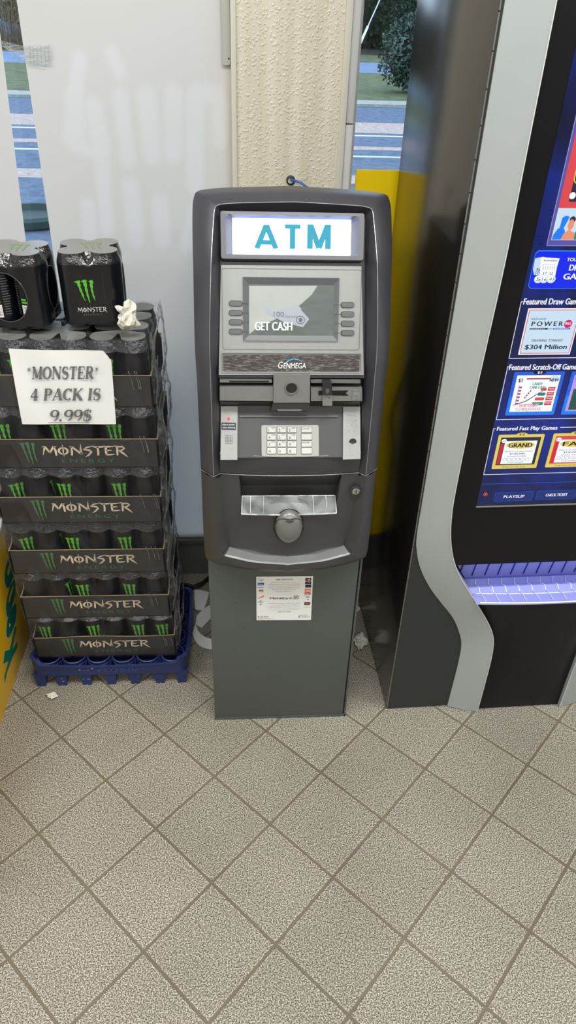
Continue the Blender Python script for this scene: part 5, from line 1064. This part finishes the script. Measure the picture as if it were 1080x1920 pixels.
# price sign
PLP = PL(V((-.40, 1.5375, .96)), (1, 0, .0), (0, .012, 1))
pap = mat('white_paper', (226, 227, 226), .7, bump=.1, bscale=60)
cn_ = [PLP.loc(*q) for q in ((42, 795), (218, 794), (208, 672), (198, 657.5), (16, 653.5))]
mb = MB()
def pf(s, t_):
    l = V(cn_[0]+(0,)).lerp(V(cn_[4]+(0,)), t_); r = V(cn_[1]+(0,)).lerp(V((cn_[2][0]+.001, cn_[3][1], 0)), t_)
    if t_ > .88 and s > .93: r.x = r.x
    p = l.lerp(r, s); return p
def pf3(s, t_):
    p = pf(s, t_); 
    cut = max(0, (s-.93)/.07+(t_-.88)/.12-1)
    return PLP.pt(p.x-cut*.010, p.y-cut*.012, .0012+.0025*math.sin(s*PI*1.3)*t_+.0012*math.sin(s*9+t_*5)+.002*(1-t_)*s)
mb.grid(pf3, 34, 30); mb.grid(lambda s, t_: pf3(s, t_)+V((0, .0003, 0)), 34, 30, flip=True); ps = mb.build('price_sign', pap, ang=80)
tag(ps, 'white paper price sign with bold italic lettering stuck on the drink cases', 'paper sign')
mb = MB(); mb2 = MB()
A4 = PLP.loc(16, 653.5); 
for t_, x0, yb2, x1, yt in (('*MONSTER*', 51, 709, 187, 686), ('4 PACK IS', 57, 749, 190, 727), ('9.99$', 93, 788, 172, 767)):
    a = PLP.loc(x0, yb2); b2 = PLP.loc(x1, yb2-1); c_ = PLP.loc(x0, yt); h_ = c_[1]-a[1]; w = b2[0]-a[0]
    stroke_write(mb, lambda x, y: PLP.pt(a[0]+x*w*.99, a[1]+y*h_+(b2[1]-a[1])*x, .0062), SERIF, t_, shear=.28, gap=.02)
a = PLP.loc(92, 791); b2 = PLP.loc(168, 790.5); mb.poly([PLP.pt(a[0], a[1], .0062), PLP.pt(b2[0], a[1], .0062), PLP.pt(b2[0], a[1]+.0016, .0062), PLP.pt(a[0], a[1]+.0016, .0062)], PLP.n, 0)
mb.build('lettering', mat('sign_ink', (104, 106, 108), .7), ps)

# crumpled papers
def crumple(name, c, r, sq, seed, label, mt=None):
    bm = bmesh.new(); bmesh.ops.create_icosphere(bm, subdivisions=3, radius=1); mb = MB()
    for v in bm.verts:
        d = v.co.normalized(); nn_ = noise.noise(d*1.6+V((seed, 0, 0))); n2_ = abs(noise.noise(d*4+V((0, seed, 0)))); v.co = d*(1+.7*nn_-.75*n2_)
    mz = min(v.co.z for v in bm.verts)*sq[2]*r
    bm.verts.index_update(); mb.add([V((v.co.x*sq[0]*r, v.co.y*sq[1]*r, v.co.z*sq[2]*r-mz)) + V(c) for v in bm.verts], [[v.index for v in f.verts] for f in bm.faces]); bm.free()
    o = mb.build(name, mt or mat('crumpled_paper', (214, 212, 200), .8), flat=True); tag(o, label, 'paper'); return o
p_ = atZ(240, 618, zc+.002); crumple('crumpled_paper', (p_.x, p_.y-.003, zc+.0015), .029, (1.0, .8, 1.0), 3, 'crumpled white paper ball on top of the drink stack beside the four packs')
p_ = atZ(99, 1308); crumple('crumpled_paper', (p_.x, p_.y, 0), .0125, (1.2, .9, .6), 8, 'small white scrap of paper on the floor in front of the blue crate')
p_ = atZ(674, 1208); crumple('crumpled_paper', (p_.x, p_.y, 0), .024, (.9, 1.3, .7), 15, 'crumpled white paper on the floor between cash machine and lottery kiosk')
p_ = atZ(140, 1268); crumple('crumpled_paper', (p_.x-.01, p_.y+.06, 0), .020, (1.3, .9, .5), 22, 'crumpled grey-white paper under the front edge of the blue crate')
def sheet(name, px, h, label, curl=0, mt=None):
    pts = [atZ(x, y, h) for x, y in px]; mb = MB(); mb.poly(pts, V((0, 0, 1)), .0006); o = mb.build(name, mt or pap); tag(o, label, 'paper'); return o
sheet('paper_sheet', [(364, 1103), (392, 1110), (390, 1120), (382, 1144), (366, 1143)], .004, 'white torn paper sheet on the floor behind the cash machine, nearest the wall')
sheet('paper_sheet', [(369, 1155), (380, 1142), (394, 1134), (395, 1160), (378, 1177), (367, 1170)], .002, 'white paper scrap on the floor left of the cash machine, below the upper sheet')
sheet('paper_scrap', [(666, 1129), (673, 1138), (676, 1142), (668, 1148)], .003, 'small white paper scrap on the floor against the lottery kiosk side, behind the crumpled paper')
mb = MB(); arcp = cat([atZ(x, y, 0) for x, y in ((361, 1188), (367, 1203), (378, 1213), (396, 1218), (412, 1216))], 5)
mb.rails([[p+V((0, 0, .001)) for p in arcp], [p+V((.008, .035, .012)) for p in arcp]], flip=False); mb.rails([[p+V((0, 0, .0004)) for p in arcp], [p+V((.008, .035, .0114)) for p in arcp]], flip=True)
tag(mb.build('paper_strip', pap), 'curled white paper strip on the floor against the left side of the cash machine', 'paper')
# black cables on the floor behind
blk = mat('black_cable', (22, 22, 22), .5)
for k, (pts, lb) in enumerate(((((330, 1100), (350, 1104), (372, 1096), (388, 1088), (405, 1080)), 'black power cable on the floor behind the cash machine, nearer to the crate'), (((335, 1094), (352, 1097), (370, 1100), (392, 1082), (402, 1070)), 'black cable crossing the other one on the floor by the wall'))):
    mb = MB(); mb.tube(cat([atZ(x, y, .006+.009*k) for x, y in pts], 5), .006, 8); tag(mb.build('black_cable', blk), lb, 'cable', 'black cables behind the cash machine')
mb = MB(); cz = [V((.29, 1.955, .86)), V((.315, 1.955, .80)), V((.345, 1.965, .72)), V((.355, 1.97, .66)), V((.34, 1.965, .60)), V((.33, 1.96, .52)), V((.335, 1.95, .42)), V((.350, 1.945, .25)), V((.345, 1.94, .08)), V((.345, 1.90, .009)), V((.352, 1.86, .009))]; mb.tube(cat(cz, 6), .008, 8); tag(mb.build('hanging_cable', blk), 'black cable hanging behind the cash machine in front of the yellow sign', 'cable')

# ------------------------------------------------------------ blue crate
blue = mat('crate_blue', (34, 48, 98), .42, var=.12, vscale=40, bump=.1, bscale=60); blue2 = mat('crate_blue_dark', (22, 32, 74), .5)
X0, X1, Y0, Y1 = -.628, -.168, 1.507, 1.828
cr_ = thing('plastic_crate', ((X0+X1)/2, (Y0+Y1)/2, 0), 'low dark blue plastic bottle crate on the floor under the drink cases', 'crate')
def wallpath(off, n=6):
    o = rrect(X0-off, Y0-off, X1+off, Y1+off, .03, n); return o
mb = MB(); pts = wallpath(0); N_p = len(pts)
def topz(x, y):
    fx = (x-X0)/(X1-X0); fy = (y-Y0)/(Y1-Y0); z = .104
    if fx < .04 or fx > .96: z = .104-.030*max(0, math.sin(PI*min(1, max(0, (fy-.12)/.76))))
    if fy < .04: z = .104-.021*max(0, math.sin(PI*min(1, max(0, (fx-.05)/.9))))**.3
    if (fx < .06 or fx > .94) and (fy < .09 or fy > .91): z += .008
    return z
dens = []
for i in range(N_p):
    a = V(pts[i]+(0,)); b2 = V(pts[(i+1) % N_p]+(0,)); k = max(1, int((b2-a).length/.012))
    for j in range(k): dens.append(a.lerp(b2, j/k))
dens.append(dens[0])
cxy = V(((X0+X1)/2, (Y0+Y1)/2, 0))
def inn(p, d): q = p-cxy; return V((cxy.x+q.x*(1-d/(abs(X1-X0)/2)), cxy.y+q.y*(1-d/((Y1-Y0)/2)), 0))
r0 = [V((p.x, p.y, .048)) for p in dens]; r1_ = [V((p.x, p.y, topz(p.x, p.y)-.006)) for p in dens]; r2 = [V((p.x, p.y, topz(p.x, p.y))) + (p-cxy).normalized()*.004 for p in dens]
r3 = [inn(p, .006)+V((0, 0, topz(p.x, p.y))) for p in dens]; r4 = [inn(p, .006)+V((0, 0, .048)) for p in dens]
mb.rails([r0, r1_, r2, r3, r4, r0], flip=False); wl = mb.build('rim_wall', blue, cr_, ang=50)
mb = MB(); cxn, cyn = 6, 4; px_ = (X1-X0-.02)/cxn; py_ = (Y1-Y0-.02)/cyn
for i in range(1, cxn): x = X0+.01+px_*i; mb.box((x-.0015, Y0+.004, .042), (x+.0015, Y1-.004, .072))
for j in range(1, cyn): y = Y0+.01+py_*j; mb.box((X0+.004, y-.0015, .042), (X1-.004, y+.0015, .072))
mb.box((X0+.006, Y0+.006, .046), (X1-.006, Y1-.006, .049)); mb.build('cell_grid', blue2, cr_)
for j in range(cyn):
    for i in range(cxn):
        if j > 0 and 0 < i < cxn-1 and j < cyn-1: continue
        mb = MB(); c_ = V((X0+.01+px_*(i+.5), Y0+.01+py_*(j+.5), .0845)); rr_ = .034
        mb.tube([c_+V((rr_*math.cos(2*PI*k/24), rr_*math.sin(2*PI*k/24), 0)) for k in range(25)], .0026, 6)
        mb.tube([c_+V((rr_*math.cos(2*PI*k/24), rr_*math.sin(2*PI*k/24), -.014)) for k in range(25)], .0018, 6); mb.build('bottle_ring', blue, cr_)
lx = [atY((a+b2)/2, 1275, Y0).x for a, b2 in ((59, 83), (102, 127), (150, 173), (195, 220), (240, 266), (287, 312), (333, 352))]
for j, y in enumerate((Y0+.004, Y0+(Y1-Y0)/3, Y0+2*(Y1-Y0)/3, Y1-.004)):
    for i, x in enumerate(lx):
        if 0 < j < 3 and 0 < i < 6: continue
        wt, wb = .0185, .0125; x = max(X0+.02, min(X1-.02, x)); sgn = 1 if j < 2 else -1; d0 = .0 if j in (0, 3) else -.012
        ya_ = y+sgn*d0
        mb = MB(); mb.poly([V((x-wb, ya_, 0.0)), V((x-wb*.25, ya_, 0.0)), V((x-wb*.15, ya_, .004)), V((x+wb*.15, ya_, .004)), V((x+wb*.25, ya_, 0)), V((x+wb, ya_, 0)), V((x+wt, ya_, .052)), V((x-wt, ya_, .052))], V((0, -sgn, 0)), .022)
        mb.build('leg', blue, cr_)
plB = PL(V((X0, Y0, 0)), (1, 0, 0), (0, 0, 1)); mb = MB(); ul = plB.loc(180, 1255)[0]; ur = plB.loc(258, 1252)[0]; zl = .060
write(mb, plB, 'PEPSI-COLA', ur, zl+.017, -(ur-ul), -.016, .0010, bold=.02); mb.build('embossed_lettering', mat('crate_blue_light', (52, 70, 128), .4), wl)
mb = MB()
for x, y in ((150, 1256), (156, 1257), (165, 1256), (172, 1253), (115, 1272), (118, 1276), (158, 1272), (166, 1273)):
    u, v = plB.loc(x, y); vs, fs = stroke([(u+random.uniform(-.005, .005), v+random.uniform(-.003, .003)) for _ in range(4)], .0012); mb.add([plB.pt(a, b2, .0012) for a, b2 in vs], fs)
mb.build('white_scuff', mat('scuff_white', (190, 196, 210), .6), wl)

# ------------------------------------------------------------ yellow cabinet at the left
YX = -.693
yc_ = thing('yellow_display_box', (-.95, 1.35, 0), 'yellow display box with green sideways lettering at the left edge', 'display box')
yel2 = mat('yellow_laminate', (226, 178, 14), .38, var=.05)
mb = MB(); mb.box((-1.22, .85, 0), (YX, 1.95, .440), bev=.002); mb.build('box_body', yel2, yc_)
mb = MB(); mb.box((-1.222, .848, .440), (YX+.002, 1.952, .455), bev=.002); mb.build('white_rim', mat('white_rim', (224, 224, 214), .4), yc_)
mb = MB(); mb.box((-1.21, .86, .4552), (YX-.012, 1.94, .459)); mb.build('black_top', blackp, yc_)
YL = [[(95, 370), (72, 415), (50, 490), (38, 560), (40, 630), (55, 682), (75, 685), (98, 630), (128, 560), (140, 480), (130, 400)],
 [(130, 592), (104, 640), (88, 660), (60, 770), (48, 860), (58, 952), (72, 925), (100, 860), (135, 740), (134, 640)],
 [(140, 812), (105, 860), (72, 925), (60, 1000), (52, 1080), (60, 1132), (75, 1132), (110, 1065), (138, 975), (147, 890)],
 [(130, 1030), (150, 1032), (128, 1130), (108, 1235), (152, 1160), (155, 1215), (110, 1310), (62, 1440), (40, 1546), (36, 1480), (72, 1345), (25, 1368), (40, 1252), (84, 1238)]]
def yp(x, y, off): return atX(x/4.8, 960+y/4.8, YX+off)
mb = MB(); tealm = mat('teal_letter', (0, 104, 84), .4); palem = mat('pale_outline', (200, 208, 150), .4)
for L_ in YL:
    pts = [yp(x, y, .0) for x, y in L_]; c_ = sum(pts, V((0, 0, 0)))/len(pts)
    mb.poly([V((YX+.0006, p.y+(p.y-c_.y)/max((p-c_).length, 1e-6)*.0035, p.z+(p.z-c_.z)/max((p-c_).length, 1e-6)*.0035)) for p in pts], V((1, 0, 0)), 0, 0)
    mb.poly([V((YX+.0012, p.y, p.z)) for p in pts], V((1, 0, 0)), 0, 1)
mb.poly([yp(x, y, .0018) for x, y in ((92, 455), (74, 500), (64, 552), (76, 572), (92, 530), (99, 480))], V((1, 0, 0)), 0, 2)
mb.poly([yp(x, y, .0018) for x, y in ((118, 655), (90, 730), (74, 812), (82, 815), (104, 740), (124, 680))], V((1, 0, 0)), 0, 2)
mb.poly([yp(x, y, .0018) for x, y in ((84, 998), (99, 1020), (82, 1036))], V((1, 0, 0)), 0, 0)
mb.build('lettering', [palem, tealm, yel2], yc_)

# ------------------------------------------------------------ outdoors
def gmat(name, c1, c2, s=3, rough=.9, st=(1, 1, 1)):
    m = mat(name, c1, rough, var=0); nt = m.node_tree; b = nt.nodes['Principled BSDF']; g_ = nt.nodes.new('ShaderNodeNewGeometry'); mp = nt.nodes.new('ShaderNodeMapping'); mp.inputs['Scale'].default_value = st
    n = nt.nodes.new('ShaderNodeTexNoise'); n.inputs['Scale'].default_value = s; n.inputs['Detail'].default_value = 8; n.inputs['Roughness'].default_value = .75; r = nt.nodes.new('ShaderNodeValToRGB'); r.color_ramp.elements[0].position = .35; r.color_ramp.elements[1].position = .65
    r.color_ramp.elements[0].color = sr(c1); r.color_ramp.elements[1].color = sr(c2); L = nt.links.new; L(g_.outputs['Position'], mp.inputs[0]); L(mp.outputs[0], n.inputs['Vector']); L(n.outputs[0], r.inputs[0]); L(r.outputs[0], b.inputs['Base Color']); return m
asp_ = gmat('asphalt', (66, 82, 104), (104, 124, 148), 6); wet = gmat('pale_concrete', (150, 134, 130), (206, 186, 176), 9); road = gmat('far_road', (96, 118, 150), (122, 144, 176), 1.5)
grass = gmat('grass', (58, 72, 42), (112, 120, 78), 2.5); linem = mat('road_paint', (214, 218, 226), .7); kerbm = gmat('kerb', (140, 146, 140), (176, 180, 172), 8)
def ground(name, y0, y1, z, m_, x0=-45, x1=45, sk=0): mb = MB(); mb.box((x0, y0, z-.06), (x1, y1, z)); return struct(mb.build(name, m_))
ground('parking_lot', WY+.13, 19.4, -.002, asp_); ground('pavement_band', 14.5, 16.1, .004, wet); ground('pavement_band', 12.45, 12.8, .004, wet); ground('pavement_band', 9.6, 10.2, .003, wet); ground('parking_line', 14.05, 14.18, .006, linem); ground('parking_line', 11.72, 11.82, .006, linem)
ground('kerb', 19.3, 20.3, .06, kerbm); ground('grass_verge', 20.3, 31.7, .05, grass); ground('far_road', 31.7, 40.6, .03, road); ground('grass_bank', 40.6, 49.2, .05, grass); ground('woodland_floor', 49.2, 100, .05, gmat('woodland_soil', (34, 32, 28), (60, 54, 44), 3))
# leafy crowns from many small leaf faces on a dark core
def leaves(mb, c, rx, ry, rz_, n, s, seed, shell=.55):
    rnd = random.Random(seed)
    for _ in range(n):
        d = V((rnd.gauss(0, 1), rnd.gauss(0, 1), rnd.gauss(0, 1))).normalized(); k = shell+(1.06-shell)*rnd.random()**.6; k *= 1+.22*noise.noise(d*2.3+V((seed, 0, 0)))
        p = V((c[0]+d.x*rx*k, c[1]+d.y*ry*k, c[2]+d.z*rz_*k)); a = V((rnd.gauss(0, 1), rnd.gauss(0, 1), rnd.gauss(0, 1))).normalized(); b2 = a.cross(d+V((.01, .3, .2))).normalized(); q = s*rnd.uniform(.6, 1.4)
        mb.add([p-a*q, p-b2*q*.45, p+a*q, p+b2*q*.45], [(0, 1, 2, 3)])
barkm = mat('bark', (86, 72, 66), .9, bump=.3, bscale=8); leafs = [gmat('leaf_dark', (28, 44, 34), (52, 76, 52), 1.2), gmat('leaf_mid', (48, 72, 50), (92, 118, 80), 1.2), gmat('leaf_brown', (98, 84, 62), (140, 122, 92), 2)]
tl_lab = ['with dark foliage', 'with paler loose foliage']
rndt = random.Random(4); ti = 0
for yy, xs_ in ((51, [5.2, 9.2, 13.2, -18.5, -14.2, -10]), (55.5, [3.2, 7.2, 11.2, 15.2, -16.4, -12])):
    for x in xs_:
        k = rndt.randrange(2); h_ = rndt.uniform(7, 9); t_ = thing('tree', (x, yy+rndt.uniform(-.3, .3), .05), 'tall tree %s in the woods beyond the far road' % tl_lab[k], 'tree', 'trees beyond the road, '+tl_lab[k], local=True)
        mb = MB(); mb.tube([V((0, 0, 0)), V((.1, 0, h_*.4)), V((0, .1, h_*.8))], [.13, .10, .05], 7); mb.build('trunk', barkm, t_)
        mb = MB()
        for q in range(6): leaves(mb, (rndt.uniform(-.5, .5), rndt.uniform(-.4, .4), 1.6+(h_-1.4)*.17*q), 1.35, 1.25, 1.15, 420, .13, ti*7+q, .2)
        mb.build('foliage', leafs[k], t_, flat=True); ti += 1
mb = MB(); rnd = random.Random(9)
for _ in range(16000):
    x = rnd.uniform(-24, 24); p = V((x, 60+rnd.uniform(-1.2, 1.2), .05+rnd.random()**.8*(4.2+.8*noise.noise(V((x*.4, 0, 0)))))); a = V((rnd.gauss(0, 1), rnd.gauss(0, .4), rnd.gauss(0, 1))).normalized(); b2 = a.cross(V((.1, 1, .1))).normalized(); q = rnd.uniform(.10, .26)
    mb.add([p-a*q, p-b2*q*.6, p+a*q, p+b2*q*.6], [(0, 1, 2, 3)])
mb.grid(lambda s_, t_: V((-30+60*s_, 61.6+.6*noise.noise(V((s_*40, t_*3, 0))), .05+t_*(4.0+.9*noise.noise(V((s_*24, 0, 2)))))), 120, 8)
tag(mb.build('undergrowth', leafs[0], flat=True), 'dense dark undergrowth filling the woods behind the trees', 'undergrowth', kind='stuff')
bp_ = atZ(742, 178); bu = thing('bush', (atZ(785, 178).x, bp_.y+.3, .05), 'rounded dark green bush on the grass verge, seen through the right window gap', 'bush', local=True)
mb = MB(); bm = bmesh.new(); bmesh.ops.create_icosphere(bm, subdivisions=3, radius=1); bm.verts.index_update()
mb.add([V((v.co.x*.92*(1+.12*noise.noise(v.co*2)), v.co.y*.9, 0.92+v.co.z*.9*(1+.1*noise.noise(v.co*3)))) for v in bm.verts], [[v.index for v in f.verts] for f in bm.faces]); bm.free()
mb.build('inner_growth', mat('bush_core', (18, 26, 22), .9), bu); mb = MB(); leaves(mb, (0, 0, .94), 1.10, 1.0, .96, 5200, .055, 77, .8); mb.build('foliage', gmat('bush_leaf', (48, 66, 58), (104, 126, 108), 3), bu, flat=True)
# brush at the far left
for k, (x, y) in enumerate(((-11.0, 41.6), (-13.6, 41.3), (-8.4, 42.0))):
    b_o = thing('dry_brush', (x, y, .05), 'thin dry brown brush growing beside the far road, seen through the left window gap', 'brush', 'dry brush beside the far road', local=True); mb = MB()
    rnd = random.Random(k)
    for _ in range(160): a = rnd.uniform(-.8, .8); b2 = rnd.uniform(-.5, .5); h_ = rnd.uniform(.8, 2.6); mb.tube([V((a, b2, 0)), V((a*1.2+rnd.uniform(-.15, .15), b2, h_*.6)), V((a*1.5+rnd.uniform(-.3, .3), b2, h_))], [.014, .010, .004], 4)
    mb.build('stems', leafs[2], b_o)
for k, (x, y) in enumerate(((-15.6, 48.4), (-11.4, 48.4))):
    b_o = thing('brown_thicket', (x, y, .05), 'brown autumn thicket behind the parked blue car, seen through the left window gap', 'thicket', 'brown thickets behind the blue car', local=True)
    mb = MB(); leaves(mb, (0, 0, 1.7), 1.9, .8, 2.2, 2600, .10, 30+k, .1); mb.build('foliage', leafs[2], b_o, flat=True)
# car
cpos = V((-13.5, 45.2, .05)); car = thing('car', cpos, 'blue-grey car beyond the far road, seen through the left window gap', 'car', local=True)
cb = mat('car_paint', (110, 140, 185), .3, metal=.3, coat=.5); prof_ = [(-2.1, .35), (-2.15, .75), (-1.9, .95), (-1.2, 1.02), (-.7, 1.45), (.7, 1.5), (1.35, 1.05), (2.0, .95), (2.15, .7), (2.1, .35)]
mb = MB(); mb.rails([[V((x, yy, z if abs(yy) < .9 else z)) for x, z in prof_] for yy in (-.85, -.8, .8, .85)]); mb.poly([V((x, -.85, z)) for x, z in prof_], V((0, -1, 0)), 0); mb.poly([V((x, .85, z)) for x, z in prof_], V((0, 1, 0)), 0); mb.build('body', cb, car)
mb = MB(); mb.poly([V((x, -.856, z)) for x, z in ((-1.0, 1.04), (-.62, 1.38), (-.05, 1.40), (-.05, 1.04))], V((0, -1, 0)), 0); mb.poly([V((x, -.856, z)) for x, z in ((.05, 1.04), (.05, 1.40), (.65, 1.42), (1.15, 1.06))], V((0, -1, 0)), 0); mb.build('side_window', mat('car_glass', (40, 52, 66), .1), car)
for x in (-1.35, 1.35):
    for y in (-.82, .82): mb = MB(); mb.lathe([(0, -.1), (.30, -.1), (.33, -.07), (.33, .07), (.30, .1), (0, .1)], (x, y, .31), 24, ax='Y'); mb.build('wheel', mat('tyre', (26, 26, 28), .8), car)
# guy wire and low tub outside
a = atY(712, 0, 9.0); b_ = atY(668, 98, 7.6); g0 = b_+(b_-a)*3.0
g0 = b_+(b_-a)*((b_.z-0)/(a.z-b_.z)); mb = MB(); mb.tube([a+(a-b_)*3, b_.lerp(a, .45)], .006, 6); gw = thing('guy_wire', (g0.x, g0.y, 0), 'pale diagonal guy wire outside, seen in the top of the right window gap', 'wire'); mb.build('wire', mat('wire_grey', (190, 200, 200), .5), gw)
mb = MB(); mb.tube([b_.lerp(a, .45), g0], .012, 8); mb.build('wire_guard', mat('guard_white', (214, 218, 214), .5), gw)
tp = atZ(66, 432); mb = MB(); mb.lathe([(0, 0), (.30, 0), (.37, .02), (.38, .08), (.35, .11), (.31, .11), (.29, .06), (0, .05)], (tp.x-.1, tp.y+.3, 0), 32); tag(mb.build('rubber_tub', mat('dark_green_rubber', (34, 62, 62), .6)), 'low round dark green tub on the asphalt, seen through the left window gap', 'tub')

# ------------------------------------------------------------ light
w = bpy.data.worlds.new('sky'); sc.world = w; w.use_nodes = True; bg = w.node_tree.nodes['Background']; bg.inputs[0].default_value = (.66, .80, 1.0, 1); bg.inputs[1].default_value = 2.3
def area(name, loc, size_, e, col_=(1, .985, .955), rot=(0, 0, 0)):
    l = bpy.data.lights.new(name, 'AREA'); l.shape = 'RECTANGLE'; l.size, l.size_y = size_; l.energy = e; l.color = col_; o = bpy.data.objects.new(name, l); COL.objects.link(o); o.location = loc; o.rotation_euler = rot; return o
led = mat('led_panel', (250, 250, 245), .5, emit=1.0)
frm = mat('led_frame', (220, 220, 220), .5)
for k, (x, y) in enumerate(((-1.6, .5), (.2, .5), (2.0, .5), (-1.6, -2.0), (.2, -2.0), (2.0, -2.0))):
    t_ = thing('ceiling_light', (x, y, ZC-.03), 'white rectangular ceiling light panel in the shop ceiling', 'ceiling light', 'ceiling lights')
    mb = MB(); mb.box((x-.61, y-.31, ZC-.03), (x+.61, y+.31, ZC)); mb.build('light_frame', frm, t_)
    area('panel_light', (x, y, ZC-.035), (1.18, .58), 40)
sc.view_settings.view_transform = 'Standard'; sc.view_settings.look = 'None'; sc.view_settings.gamma = 1; sc.view_settings.use_curve_mapping = False
sc.view_settings.exposure = 0.0
sc.cycles.use_denoising = True; sc.cycles.max_bounces = 8; sc.cycles.transparent_max_bounces = 24; sc.cycles.sample_clamp_indirect = 6; sc.cycles.caustics_reflective = False; sc.cycles.caustics_refractive = False
